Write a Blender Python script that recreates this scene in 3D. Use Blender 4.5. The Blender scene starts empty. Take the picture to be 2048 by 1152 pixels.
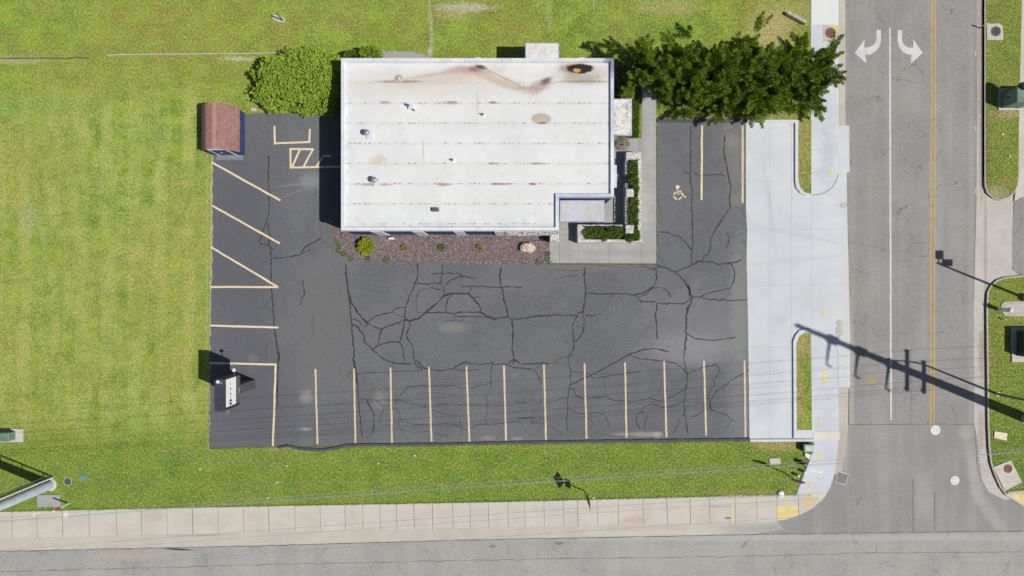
import bpy, math, random
import numpy as np
from mathutils import Vector
from mathutils.geometry import tessellate_polygon
random.seed(7); rng = np.random.default_rng(11)
S = 0.035                      # metres per measured unit of the site plan
H = 48.0                       # drone height
def W(x, y): return ((x - 1024) * S, (576 - y) * S)
def G(x, y, h):                # plan position of something measured at height h
    f = 1 - h / H
    return W(1024 + (x - 1024) * f, 576 + (y - 576) * f)
sc = bpy.context.scene
C = sc.collection
# ------------------------------------------------------------------ camera, sky, sun
cd = bpy.data.cameras.new("camera"); cam = bpy.data.objects.new("camera", cd); C.objects.link(cam)
cam.location = (0, 0, H); cd.sensor_width = 36; cd.lens = 36 * H / (2048 * S)
cd.clip_start = 0.5; cd.clip_end = 6000; sc.camera = cam
SHX, SHY = -0.6545, 0.265      # shadow displacement per metre of height
elev = math.atan(1 / math.hypot(SHX, SHY))
wd = bpy.data.worlds.new("World"); sc.world = wd; wd.use_nodes = True
nt = wd.node_tree; nt.nodes.clear()
sky = nt.nodes.new("ShaderNodeTexSky"); sky.sky_type = 'NISHITA'; sky.sun_disc = False
sky.sun_elevation = elev; sky.sun_rotation = math.atan2(-SHX, -SHY)
bg = nt.nodes.new("ShaderNodeBackground"); bg.inputs[1].default_value = 0.046
ow = nt.nodes.new("ShaderNodeOutputWorld")
nt.links.new(sky.outputs[0], bg.inputs[0]); nt.links.new(bg.outputs[0], ow.inputs[0])
sl = bpy.data.lights.new("sun", 'SUN'); sl.energy = 3.65; sl.angle = math.radians(0.5); sl.color = (1.0, 0.965, 0.91)
so = bpy.data.objects.new("sun", sl); C.objects.link(so)
so.rotation_euler = Vector((-SHX, -SHY, 1)).to_track_quat('Z', 'Y').to_euler(); so.location = (30, -12, 46)
sc.view_settings.view_transform = 'Standard'; sc.view_settings.look = 'None'
sc.view_settings.exposure = 0.0; sc.view_settings.gamma = 1; sc.view_settings.use_curve_mapping = False

# ------------------------------------------------------------------ materials
def lin(c):
    return tuple(((v / 255) / 12.92 if v / 255 <= 0.04045 else ((v / 255 + 0.055) / 1.055) ** 2.4) for v in c) + (1,)
class NG:
    def __init__(s, name, rough=0.85, metal=0.0, spec=0.3):
        s.m = bpy.data.materials.new(name); s.m.use_nodes = True
        s.t = s.m.node_tree; s.b = s.t.nodes["Principled BSDF"]
        s.b.inputs["Roughness"].default_value = rough; s.b.inputs["Metallic"].default_value = metal
        s.b.inputs["Specular IOR Level"].default_value = spec
        s.geo = s.t.nodes.new("ShaderNodeNewGeometry"); s.pos = s.geo.outputs["Position"]
        tc = s.t.nodes.new("ShaderNodeTexCoord"); s.obj = tc.outputs["Object"]
    def n(s, t): return s.t.nodes.new(t)
    def l(s, a, b): s.t.links.new(a, b)
    def _in(s, sock, v):
        if hasattr(v, "is_output"): s.l(v, sock)
        else: sock.default_value = v
    def math(s, op, a, b=0.0, c=None, clamp=False):
        q = s.n("ShaderNodeMath"); q.operation = op; q.use_clamp = clamp
        s._in(q.inputs[0], a); s._in(q.inputs[1], b)
        if c is not None: s._in(q.inputs[2], c)
        return q.outputs[0]
    def vmul(s, v, k):
        q = s.n("ShaderNodeVectorMath"); q.operation = 'MULTIPLY'; s._in(q.inputs[0], v); q.inputs[1].default_value = k
        return q.outputs[0]
    def noise(s, scale, detail=3, rough=0.55, vec=None, stretch=None, dist=0.0):
        v = vec or s.pos
        if stretch: v = s.vmul(v, stretch)
        q = s.n("ShaderNodeTexNoise"); s.l(v, q.inputs["Vector"])
        q.inputs["Scale"].default_value = scale; q.inputs["Detail"].default_value = detail
        q.inputs["Roughness"].default_value = rough; q.inputs["Distortion"].default_value = dist
        return q.outputs["Fac"]
    def rng(s, v, a, b, c=0.0, d=1.0, smooth=True):
        q = s.n("ShaderNodeMapRange"); q.interpolation_type = 'SMOOTHSTEP' if smooth else 'LINEAR'
        s._in(q.inputs[0], v)
        for i, k in enumerate((a, b, c, d)): q.inputs[1 + i].default_value = k
        return q.outputs[0]
    def mix(s, f, a, b, blend='MIX'):
        q = s.n("ShaderNodeMix"); q.data_type = 'RGBA'; q.blend_type = blend
        s._in(q.inputs[0], f); s._in(q.inputs[6], a); s._in(q.inputs[7], b)
        return q.outputs[2]
    def voro(s, scale, vec=None, feature='DISTANCE_TO_EDGE'):
        q = s.n("ShaderNodeTexVoronoi"); q.feature = feature; q.inputs["Scale"].default_value = scale
        s.l(vec or s.pos, q.inputs["Vector"]); return q.outputs["Distance"]
    def blob(s, px, py, rx, ry, ang=0, edge=0.55, wob=0.5, nsc=3.0, h=0):
        """soft irregular patch on the surface at plan position px, py"""
        wx, wy = G(px, py, h)
        q = s.n("ShaderNodeVectorMath"); q.operation = 'SUBTRACT'; s.l(s.pos, q.inputs[0]); q.inputs[1].default_value = (wx, wy, 0)
        r = s.n("ShaderNodeVectorRotate"); r.rotation_type = 'Z_AXIS'; s.l(q.outputs[0], r.inputs["Vector"]); r.inputs["Angle"].default_value = math.radians(-ang)
        v = s.vmul(r.outputs[0], (1 / (rx * S), 1 / (ry * S), 0))
        L = s.n("ShaderNodeVectorMath"); L.operation = 'LENGTH'; s.l(v, L.inputs[0])
        nz = s.noise(nsc, 4, 0.65)
        d = s.math('ADD', L.outputs["Value"], s.math('MULTIPLY', s.math('SUBTRACT', nz, 0.5), wob * 2))
        return s.rng(d, 1 - edge, 1 + edge, 1, 0)
    def bump(s, h, strength=0.3, dist=0.02):
        q = s.n("ShaderNodeBump"); q.inputs["Strength"].default_value = strength; q.inputs["Distance"].default_value = dist
        s.l(h, q.inputs["Height"]); s.l(q.outputs[0], s.b.inputs["Normal"])
    def done(s, col):
        s._in(s.b.inputs["Base Color"], col); return s.m
def simple(name, c1, c2=None, scale=4, rough=0.8, metal=0, bump=0.0, spec=0.3, fine=40):
    g = NG(name, rough, metal, spec)
    c1 = lin(c1); c2 = lin(c2) if c2 else tuple(v * 0.8 for v in c1[:3]) + (1,)
    f = g.rng(g.math('ADD', g.math('MULTIPLY', g.noise(scale, 4), 0.6), g.math('MULTIPLY', g.noise(fine, 2), 0.4)), 0.35, 0.65)
    if bump: g.bump(g.noise(fine, 3), bump)
    return g.done(g.mix(f, c1, c2))
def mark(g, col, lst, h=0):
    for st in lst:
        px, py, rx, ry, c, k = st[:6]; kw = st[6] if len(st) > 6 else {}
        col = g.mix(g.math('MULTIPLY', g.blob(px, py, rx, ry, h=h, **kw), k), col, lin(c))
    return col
M = {}
# lawn
LV = (1.24, 1.36, .94)
def lawn_mat(name, blade=False):
    g = NG(name, 0.9, spec=0.1)
    big = g.rng(g.noise(0.10, 4, 0.6), 0.38, 0.62)
    mid = g.rng(g.noise(0.7, 5, 0.65), 0.36, 0.64)
    mow = g.rng(g.noise(1.3, 3, 0.6, stretch=(1.0, 0.22, 1)), 0.40, 0.66)
    fine = g.noise(9, 4, 0.75)
    sx = g.n("ShaderNodeSeparateXYZ"); g.l(g.pos, sx.inputs[0]); X, Y = sx.outputs[0], sx.outputs[1]
    left = g.math('MULTIPLY', g.rng(X, -17, -23), g.math('MULTIPLY', g.rng(Y, 15, 12.0), g.rng(Y, -13, -8)))
    low = g.rng(Y, -8.5, -12)
    top = g.rng(Y, 14.5, 16)
    col = g.mix(mid, lin((142, 166, 46)), lin((106, 138, 34)))
    col = g.mix(g.math('MULTIPLY', big, 0.5), col, lin((150, 150, 58)))
    dead = g.math('MULTIPLY', left, g.math('ADD', g.math('MULTIPLY', mow, 0.4), g.math('MULTIPLY', g.rng(g.noise(1.6, 4, 0.7), 0.40, 0.66), 0.5)))
    col = g.mix(g.math('MULTIPLY', dead, 0.58), col, lin((184, 184, 104)))
    sw = g.math('SINE', g.math('ADD', g.math('MULTIPLY', X, 6.283 / 1.9), g.math('MULTIPLY', g.noise(.25, 3), 2.2)))
    st = g.math('MULTIPLY', left, g.math('MULTIPLY', g.rng(sw, -.5, .9), g.rng(g.noise(.6, 4, .6, stretch=(1, .4, 1)), .36, .58)))
    col = g.mix(g.math("MULTIPLY", st, .3), col, lin((190, 188, 112)))
    sh_ = g.noise(1.2, 3, .6, stretch=(.12, 1, 1)); col = g.mix(g.math('MULTIPLY', low, g.rng(sh_, .5, .68, 0, .4)), col, lin((150, 156, 84)))
    col = g.mix(g.math('MULTIPLY', low, 0.42), col, lin((84, 116, 32)))
    col = g.mix(g.math('MULTIPLY', g.math('MULTIPLY', top, g.rng(g.noise(0.35, 4, 0.6), 0.45, 0.65)), 0.55), col, lin((152, 142, 66)))
    col = g.mix(g.math('MULTIPLY', g.rng(g.noise(0.35, 4, .7), 0.55, 0.72), 0.35), col, lin((96, 140, 36)))
    rb = g.rng(X, 24, 33)
    col = g.mix(g.math('MULTIPLY', rb, 0.4), col, lin((98, 108, 46)))
    dry = lin((190, 170, 122)); pale = lin((196, 190, 168)); bare = lin((176, 150, 108))
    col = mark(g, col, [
        (930, 16, 52, 10, (188, 182, 160), .85, dict(wob=1.1, nsc=2.2)), (905, 28, 30, 12, (180, 165, 115), .6, dict(wob=1.2)),
        (863, 75, 3.5, 42, (178, 172, 146), .75, dict(wob=1.4, nsc=2)), (860, 20, 3, 40, (180, 175, 150), .55, dict(wob=1.5, nsc=2)), (860, 103, 5, 6, (196, 190, 176), .8, dict(wob=.8)),
        (1540, 60, 40, 45, (186, 168, 118), .75, dict(wob=1.0, nsc=1.5)), (1590, 25, 60, 25, (176, 160, 104), .5, dict(wob=1.2)),
        (1340, 15, 70, 14, (180, 172, 112), .55, dict(wob=1.2)), (1580, 262, 60, 30, (170, 150, 92), .7, dict(wob=1.2)),
        (1605, 310, 18, 80, (156, 142, 84), .7, dict(wob=1.0)), (1606, 690, 18, 28, (172, 152, 96), .85, dict(wob=.9)), (1600, 790, 9, 60, (172, 148, 96), .6, dict(wob=1.2)),
        (1560, 892, 45, 9, (170, 150, 92), .8, dict(wob=1.1)), (1440, 232, 130, 7, (182, 160, 104), .8, dict(wob=.9)),
        (418, 600, 6, 300, (178, 176, 112), .5, dict(wob=1.0)), (1995, 385, 22, 12, (168, 156, 122), .8, dict(wob=1)), (2015, 360, 10, 14, (160, 118, 60), .5, dict(wob=1.1)),
        (2010, 228, 26, 8, (180, 150, 120), .7, dict(wob=1)), (1972, 300, 7, 70, (110, 96, 72), .6, dict(wob=1)), (1980, 720, 8, 22, (150, 130, 95), .6, dict(wob=1)),
        (30, 120, 60, 8, (176, 172, 130), .6, dict(wob=1)), (520, 222, 20, 5, (170, 140, 100), .6, {}), (590, 898, 60, 5, (170, 160, 110), .6, dict(wob=.9)),
        (480, 118, 30, 4, (200, 200, 185), .6, dict(wob=1.1)), (1500, 985, 120, 6, (150, 140, 90), .45, dict(wob=1)), (1250, 230, 14, 26, (110, 84, 56), .8, dict(wob=.8)),
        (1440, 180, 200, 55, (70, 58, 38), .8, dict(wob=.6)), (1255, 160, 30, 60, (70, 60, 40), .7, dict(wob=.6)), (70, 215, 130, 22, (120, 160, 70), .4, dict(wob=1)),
        (1098, 25, 6, 30, (178, 172, 140), .4, dict(wob=1.5, nsc=2)), (1188, 5, 2, 14, (190, 190, 160), .5, dict(wob=1)), (60, 440, 22, 30, (176, 178, 150), .2, dict(wob=.9)),
    ])
    k = 1.0
    if blade:
        ri = g.geo.outputs["Random Per Island"]
        col = g.mix(g.math('MULTIPLY', ri, 0.55), col, g.mix(g.rng(ri, .7, .9), lin((96, 120, 30)), lin((190, 190, 110))))
    else:
        col = g.mix(g.rng(fine, 0.35, 0.65, 0.0, 0.42), col, g.mix(0.62, col, lin((20, 30, 8))))
        g.bump(g.noise(14, 4, 0.8), 0.8, 0.05)
    cl = g.noise(7.5, 3, 0.75, stretch=(1.25, .8, 1))
    col = g.mix(g.rng(cl, .50, .63, 0, .5), col, g.mix(.6, col, lin((205, 200, 140))))
    col = g.mix(g.rng(cl, .50, .37, 0, .62), col, g.mix(.55, col, lin((58, 72, 18))))
    hs = g.n("ShaderNodeHueSaturation"); g.l(col, hs.inputs["Color"]); hs.inputs["Value"].default_value = LV[0 if not blade else 1]; hs.inputs["Saturation"].default_value = LV[2]
    return g.done(hs.outputs[0])
M['lawn'] = lawn_mat("lawn_soil"); M['blade'] = lawn_mat("grass_blades", True)

def road_mat(name, a, b, crack=0.6, grain=0.35, stains=(), sc_=22, cr=0.45, trk=.12, speck=0):
    g = NG(name, 0.9, spec=0.2)
    big = g.rng(g.noise(0.25, 4, 0.6), 0.35, 0.65)
    col = g.mix(big, lin(a), lin(b))
    tr = g.rng(g.noise(1.2, 3, 0.5, stretch=(1, 0.05, 1)), 0.4, 0.7)
    col = g.mix(g.math('MULTIPLY', tr, trk), col, lin((200, 198, 192)))
    f = g.noise(sc_, 3, 0.8)
    col = g.mix(g.math('MULTIPLY', g.rng(f, 0.52, 0.66), grain), col, lin((215, 212, 205)))
    col = g.mix(g.math('MULTIPLY', g.rng(f, 0.48, 0.34), grain), col, lin((60, 60, 60)))
    if crack:
        nn = g.n("ShaderNodeTexNoise"); nn.inputs["Scale"].default_value = 1.6; nn.inputs["Detail"].default_value = 5; g.l(g.pos, nn.inputs["Vector"])
        v2 = g.n("ShaderNodeVectorMath"); v2.operation = 'MULTIPLY_ADD'; g.l(nn.outputs["Color"], v2.inputs[0]); v2.inputs[1].default_value = (0.9, 0.9, 0); g.l(g.pos, v2.inputs[2])
        d = g.voro(cr, vec=v2.outputs[0])
        line = g.math('MULTIPLY', g.rng(d, 0.004, 0.014, 1, 0), g.rng(g.noise(0.5, 3), 0.48, 0.6))
        col = g.mix(g.math('MULTIPLY', line, crack), col, lin((62, 60, 58)))
    if speck: col = g.mix(g.math('MULTIPLY', g.math('MULTIPLY', g.rng(g.noise(9, 2, .5), .70, .76), g.rng(g.noise(.5, 3), .42, .6)), speck), col, lin((176, 174, 168)))
    col = mark(g, col, stains)
    g.bump(f, 0.5, 0.01)
    return g.done(col)
M['road'] = road_mat("road_asphalt", (152, 149, 146), (143, 140, 137), 0.35, 0.3, [
    (1705, 760, 5, 150, (190, 188, 182), .45, dict(wob=.6)), (1745, 762, 9, 6, (186, 158, 110), .6, dict(wob=1, nsc=9)), (1945, 600, 6, 700, (176, 176, 172), .3, dict(wob=.4))])
M['street'] = road_mat("street_asphalt", (170, 167, 163), (158, 155, 152), 0.35, 0.38, [
    (1500, 1077, 700, 6, (184, 184, 182), .5, dict(wob=.4)), (250, 1112, 55, 10, (186, 168, 158), .6, dict(wob=.8)), (258, 1096, 7, 3, (60, 60, 66), .9, dict(ang=20, wob=.2)),
    (355, 1100, 28, 1.6, (30, 30, 34), .95, dict(ang=-3, wob=.1)), (1120, 1088, 6, 3, (90, 90, 90), .6, {}), (985, 1094, 7, 3, (100, 100, 100), .6, {})], cr=0.6)
M['junction'] = road_mat("junction_concrete", (152, 151, 148), (144, 143, 140), 0.0, 0.16, [
    (1950, 950, 12, 60, (182, 180, 175), .5, dict(ang=12)), (1935, 865, 14, 14, (176, 174, 168), .5, {}), (1850, 1000, 18, 40, (172, 168, 164), .5, dict(wob=.8)),
    (1985, 1030, 12, 55, (178, 175, 170), .5, dict(ang=35, wob=.6)), (1690, 900, 8, 60, (176, 170, 162), .6, {}), (1930, 960, 10, 60, (140, 138, 135), .5, dict(wob=.6))], sc_=14)
M['lot'] = road_mat("lot_asphalt", (110, 111, 115), (102, 103, 107), 0, 0.18, [
    (640, 250, 40, 160, (116, 117, 120), .5, dict(wob=.3)), (1400, 640, 100, 60, (134, 134, 137), .55, dict(wob=.6, nsc=1)), (1380, 700, 90, 30, (154, 154, 157), .5, dict(wob=1.3, nsc=6)),
    (1480, 600, 18, 120, (146, 144, 140), .55, dict(wob=.8)), (1480, 760, 25, 120, (138, 138, 138), .5, dict(wob=.8)), (1475, 320, 24, 70, (134, 131, 124), .5, dict(wob=1.2, nsc=3)),
    (506, 717, 10, 8, (168, 166, 150), .75, dict(wob=.5)), (505, 738, 9, 10, (146, 144, 132), .6, dict(wob=.6)), (612, 793, 12, 12, (160, 158, 152), .6, dict(wob=1, nsc=6)), (613, 858, 10, 3, (168, 166, 160), .6, dict(wob=.8)),
    (1290, 869, 30, 5, (158, 156, 150), .7, dict(wob=.8)), (1315, 869, 10, 5, (178, 174, 164), .6, {}), (1245, 868, 18, 3, (160, 158, 150), .6, {}), (975, 876, 14, 4, (160, 158, 150), .5, dict(wob=.7)), (1035, 877, 10, 3, (165, 163, 155), .6, {}),
    (622, 362, 20, 16, (142, 144, 149), .75, dict(wob=.5)), (585, 370, 36, 2.5, (140, 142, 146), .5, dict(ang=6, wob=.8, nsc=8)), (590, 385, 22, 1.5, (140, 142, 146), .5, dict(ang=20, wob=.8, nsc=8)),
    (905, 655, 26, 10, (136, 136, 128), .6, dict(wob=.6)), (1460, 283, 16, 12, (150, 140, 128), .5, dict(wob=1.4, nsc=8)), (1455, 255, 10, 5, (140, 132, 120), .6, dict(wob=.8)),
    (640, 640, 60, 120, (118, 117, 113), .5, dict(wob=.9, nsc=1.2)), (760, 800, 12, 16, (150, 148, 140), .45, dict(wob=1.5, nsc=12)), (770, 640, 40, 30, (120, 120, 124), .4, dict(wob=1.5, nsc=6)),
    (1010, 570, 40, 10, (124, 124, 120), .4, dict(wob=1.5, nsc=8)), (1100, 890, 400, 14, (128, 126, 121), .4, dict(wob=.7)), (1200, 534, 100, 6, (122, 120, 110), .6, dict(wob=.9)),
    (1475, 400, 15, 12, (140, 136, 120), .5, dict(wob=1.4, nsc=8)), (500, 800, 80, 110, (95, 95, 102), .7, dict(wob=.5, nsc=.6)), (480, 500, 80, 220, (96, 97, 103), .7, dict(wob=.5, nsc=.5))], sc_=15, trk=.015, speck=.75)
def conc(name, a, b, stains=(), grain=0.12, streak=0.3):
    g = NG(name, 0.85, spec=0.25)
    col = g.mix(g.rng(g.noise(0.6, 4, 0.6), 0.35, 0.65), lin(a), lin(b))
    st = g.rng(g.noise(2.4, 4, 0.6, stretch=(0.25, 1, 1)), 0.45, 0.65)
    col = g.mix(g.math('MULTIPLY', st, streak), col, tuple(v * 0.9 for v in lin(b)[:3]) + (1,))
    f = g.noise(26, 3, 0.7)
    col = g.mix(g.math('MULTIPLY', g.rng(f, 0.5, 0.35), grain), col, lin((90, 86, 80)))
    col = mark(g, col, stains); g.bump(f, 0.25, 0.01)
    return g.done(col)
M['drive'] = conc("drive_concrete", (206, 209, 213), (213, 216, 219), [
    (1678, 662, 8, 12, (184, 180, 172), .9, dict(edge=.08, wob=.35, nsc=5)), (1679, 646, 8, 6, (184, 180, 172), .9, dict(edge=.1, wob=.3)), (1686, 411, 7, 6, (182, 174, 164), .8, dict(edge=.15, wob=.8)),
    (1590, 250, 12, 5, (190, 184, 174), .5, dict(wob=.8)), (1540, 420, 5, 90, (188, 190, 194), .5, dict(ang=8, wob=1, nsc=2)), (1600, 470, 70, 4, (190, 192, 196), .5, dict(ang=-12, wob=1, nsc=2)), (1590, 520, 80, 5, (192, 193, 197), .5, dict(ang=6, wob=1, nsc=2)), (1640, 600, 40, 30, (196, 196, 198), .4, dict(wob=1, nsc=1.5)), (1530, 760, 30, 80, (196, 198, 201), .5, dict(wob=1, nsc=1)), (1520, 300, 20, 40, (198, 200, 204), .5, dict(wob=1, nsc=1)), (1560, 640, 12, 9, (176, 174, 170), .35, dict(wob=1, nsc=5)), (1560, 560, 80, 200, (198, 200, 204), .4, dict(wob=.7, nsc=.6)), (1690, 600, 10, 180, (206, 204, 198), .5, dict(wob=.8))], 0.06, 0.2)
M['walk_new'] = conc("walk_concrete_pale", (212, 215, 220), (201, 205, 211), [
    (1655, 300, 12, 70, (190, 194, 200), .6, dict(wob=1.2, nsc=2)), (1650, 860, 20, 60, (196, 200, 206), .5, dict(wob=1.2, nsc=2)), (1622, 1000, 26, 14, (214, 192, 146), .75, dict(wob=.6)), (1646, 990, 12, 10, (216, 208, 190), .6, {})], 0.06, 0.2)
M['walk'] = conc("sidewalk_concrete", (205, 199, 188), (197, 190, 178), [
    (760, 1012, 900, 7, (204, 200, 192), .6, dict(ang=1.1, wob=.5)), (305, 1030, 22, 14, (190, 176, 158), .5, dict(wob=.9)), (1270, 1040, 24, 8, (186, 160, 140), .5, {}), (132, 1030, 6, 5, (236, 236, 236), .7, dict(wob=1.2, nsc=9)), (72, 1028, 8, 3, (236, 236, 236), .6, dict(ang=30, wob=1.2, nsc=9)),
    (1456, 1036, 6, 2, (120, 60, 50), .8, dict(wob=.3)), (195, 1080, 14, 2.5, (226, 226, 226), .7, dict(wob=1)), (1617, 1002, 8, 14, (222, 190, 120), .8, dict(wob=.7)), (580, 1012, 6, 2, (236, 236, 236), .6, {})], 0.08, 0.15)
M['gutter'] = conc("gutter_concrete", (202, 194, 183), (193, 185, 173), [
    (1600, 1060, 130, 14, (168, 166, 163), 1.0, dict(wob=.3)), (1290, 1068, 120, 6, (206, 200, 176), .5, dict(wob=.5)), (1686, 900, 14, 40, (178, 170, 160), .7, {}),
    (400, 1072, 60, 2, (160, 150, 132), .6, dict(ang=1, wob=.4)), (1962, 100, 3, 160, (150, 128, 118), .7, dict(wob=1)), (1966, 705, 6, 30, (140, 122, 108), .6, dict(wob=1))], 0.2, 0.2)
M['gutter_pink'] = conc("east_gutter_concrete", (200, 194, 187), (191, 185, 178), [
    (1964, 100, 6, 170, (146, 122, 114), .6, dict(wob=1.2, nsc=5)), (1965, 300, 4, 90, (150, 130, 120), .6, dict(wob=1)), (1966, 705, 6, 50, (150, 132, 120), .6, dict(wob=1)), (1964, 870, 6, 50, (166, 140, 128), .5, dict(wob=1)), (1973, 500, 3, 150, (160, 148, 138), .6, {})], 0.2, 0.2)
M['patio'] = conc("patio_concrete", (174, 174, 171), (163, 163, 160), [(1250, 505, 100, 6, (150, 150, 146), .4, dict(wob=.9)), (1300, 260, 10, 60, (184, 184, 178), .4, {})], 0.1, 0.25)
M['kerb_new'] = simple("kerb_concrete", (216, 219, 224), (204, 207, 211), 3)
M['kerb_old'] = simple("kerb_concrete_old", (196, 186, 172), (172, 162, 150), 3)
M['kerb_black'] = simple("kerb_sealed", (92, 93, 100), (74, 75, 82), 3, fine=12)
M['joint'] = simple("joint", (150, 144, 133), (122, 116, 107), 2); M['joint_pale'] = simple("joint_pale", (190, 192, 197), (176, 179, 184), 2)
M['tar'] = simple("crack_sealer", (50, 50, 49), (66, 65, 62), 1.5, rough=0.6); M['tar2'] = simple("crack_open", (72, 70, 66), (92, 90, 84), 1.2)
def paint(name, a, wear=0.35, under=(110, 108, 106)):
    g = NG(name, 0.7); col = g.mix(g.rng(g.noise(2, 3), .4, .6), lin(a), tuple(v * .9 for v in lin(a)[:3]) + (1,))
    col = g.mix(g.math('MULTIPLY', g.rng(g.noise(18, 4, .8), 0.56, 0.7), wear), col, lin(under)); return g.done(col)
M['seam'] = simple('pavement_seam', (112, 109, 104), (134, 131, 126), 1.5)
M['p_tan'] = paint("tan_line_paint", (236, 217, 182), .75); M['p_cream'] = paint("cream_line_paint", (222, 206, 172), .8)
M['p_white'] = paint("white_road_paint", (214, 214, 212), .5, (160, 158, 155)); M['p_yellow'] = paint("yellow_road_paint", (206, 166, 88), .45, (160, 150, 135))
M['p_mark'] = paint("yellow_spray_paint", (228, 216, 120), .9, (206, 208, 206)); M['p_tactile'] = paint("yellow_ramp_paint", (230, 208, 142), .5, (206, 192, 160))
# gravel
g = NG("maroon_gravel", .9); v = g.n("ShaderNodeTexVoronoi"); v.inputs["Scale"].default_value = 14; g.l(g.pos, v.inputs["Vector"])
sv = g.n("ShaderNodeSeparateColor"); g.l(v.outputs["Color"], sv.inputs[0])
col = g.mix(sv.outputs[0], lin((96, 84, 86)), lin((150, 134, 135))); col = g.mix(g.rng(sv.outputs[1], .92, .97), col, lin((190, 176, 172)))
col = g.mix(g.rng(v.outputs["Distance"], .035, .07, 0, .0), col, lin((30, 20, 22)))
g.bump(v.outputs["Distance"], 1.0, 0.06); M['gravel'] = g.done(col)
M['gravel_in'] = NG("gravel_stones", .9); g = M['gravel_in']; ri = g.geo.outputs["Random Per Island"]
c_ = g.mix(ri, lin((92, 78, 80)), lin((164, 146, 146))); c_ = g.mix(g.rng(ri, .95, .97), c_, lin((200, 188, 184))); M['stone_s'] = g.done(c_)
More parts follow.
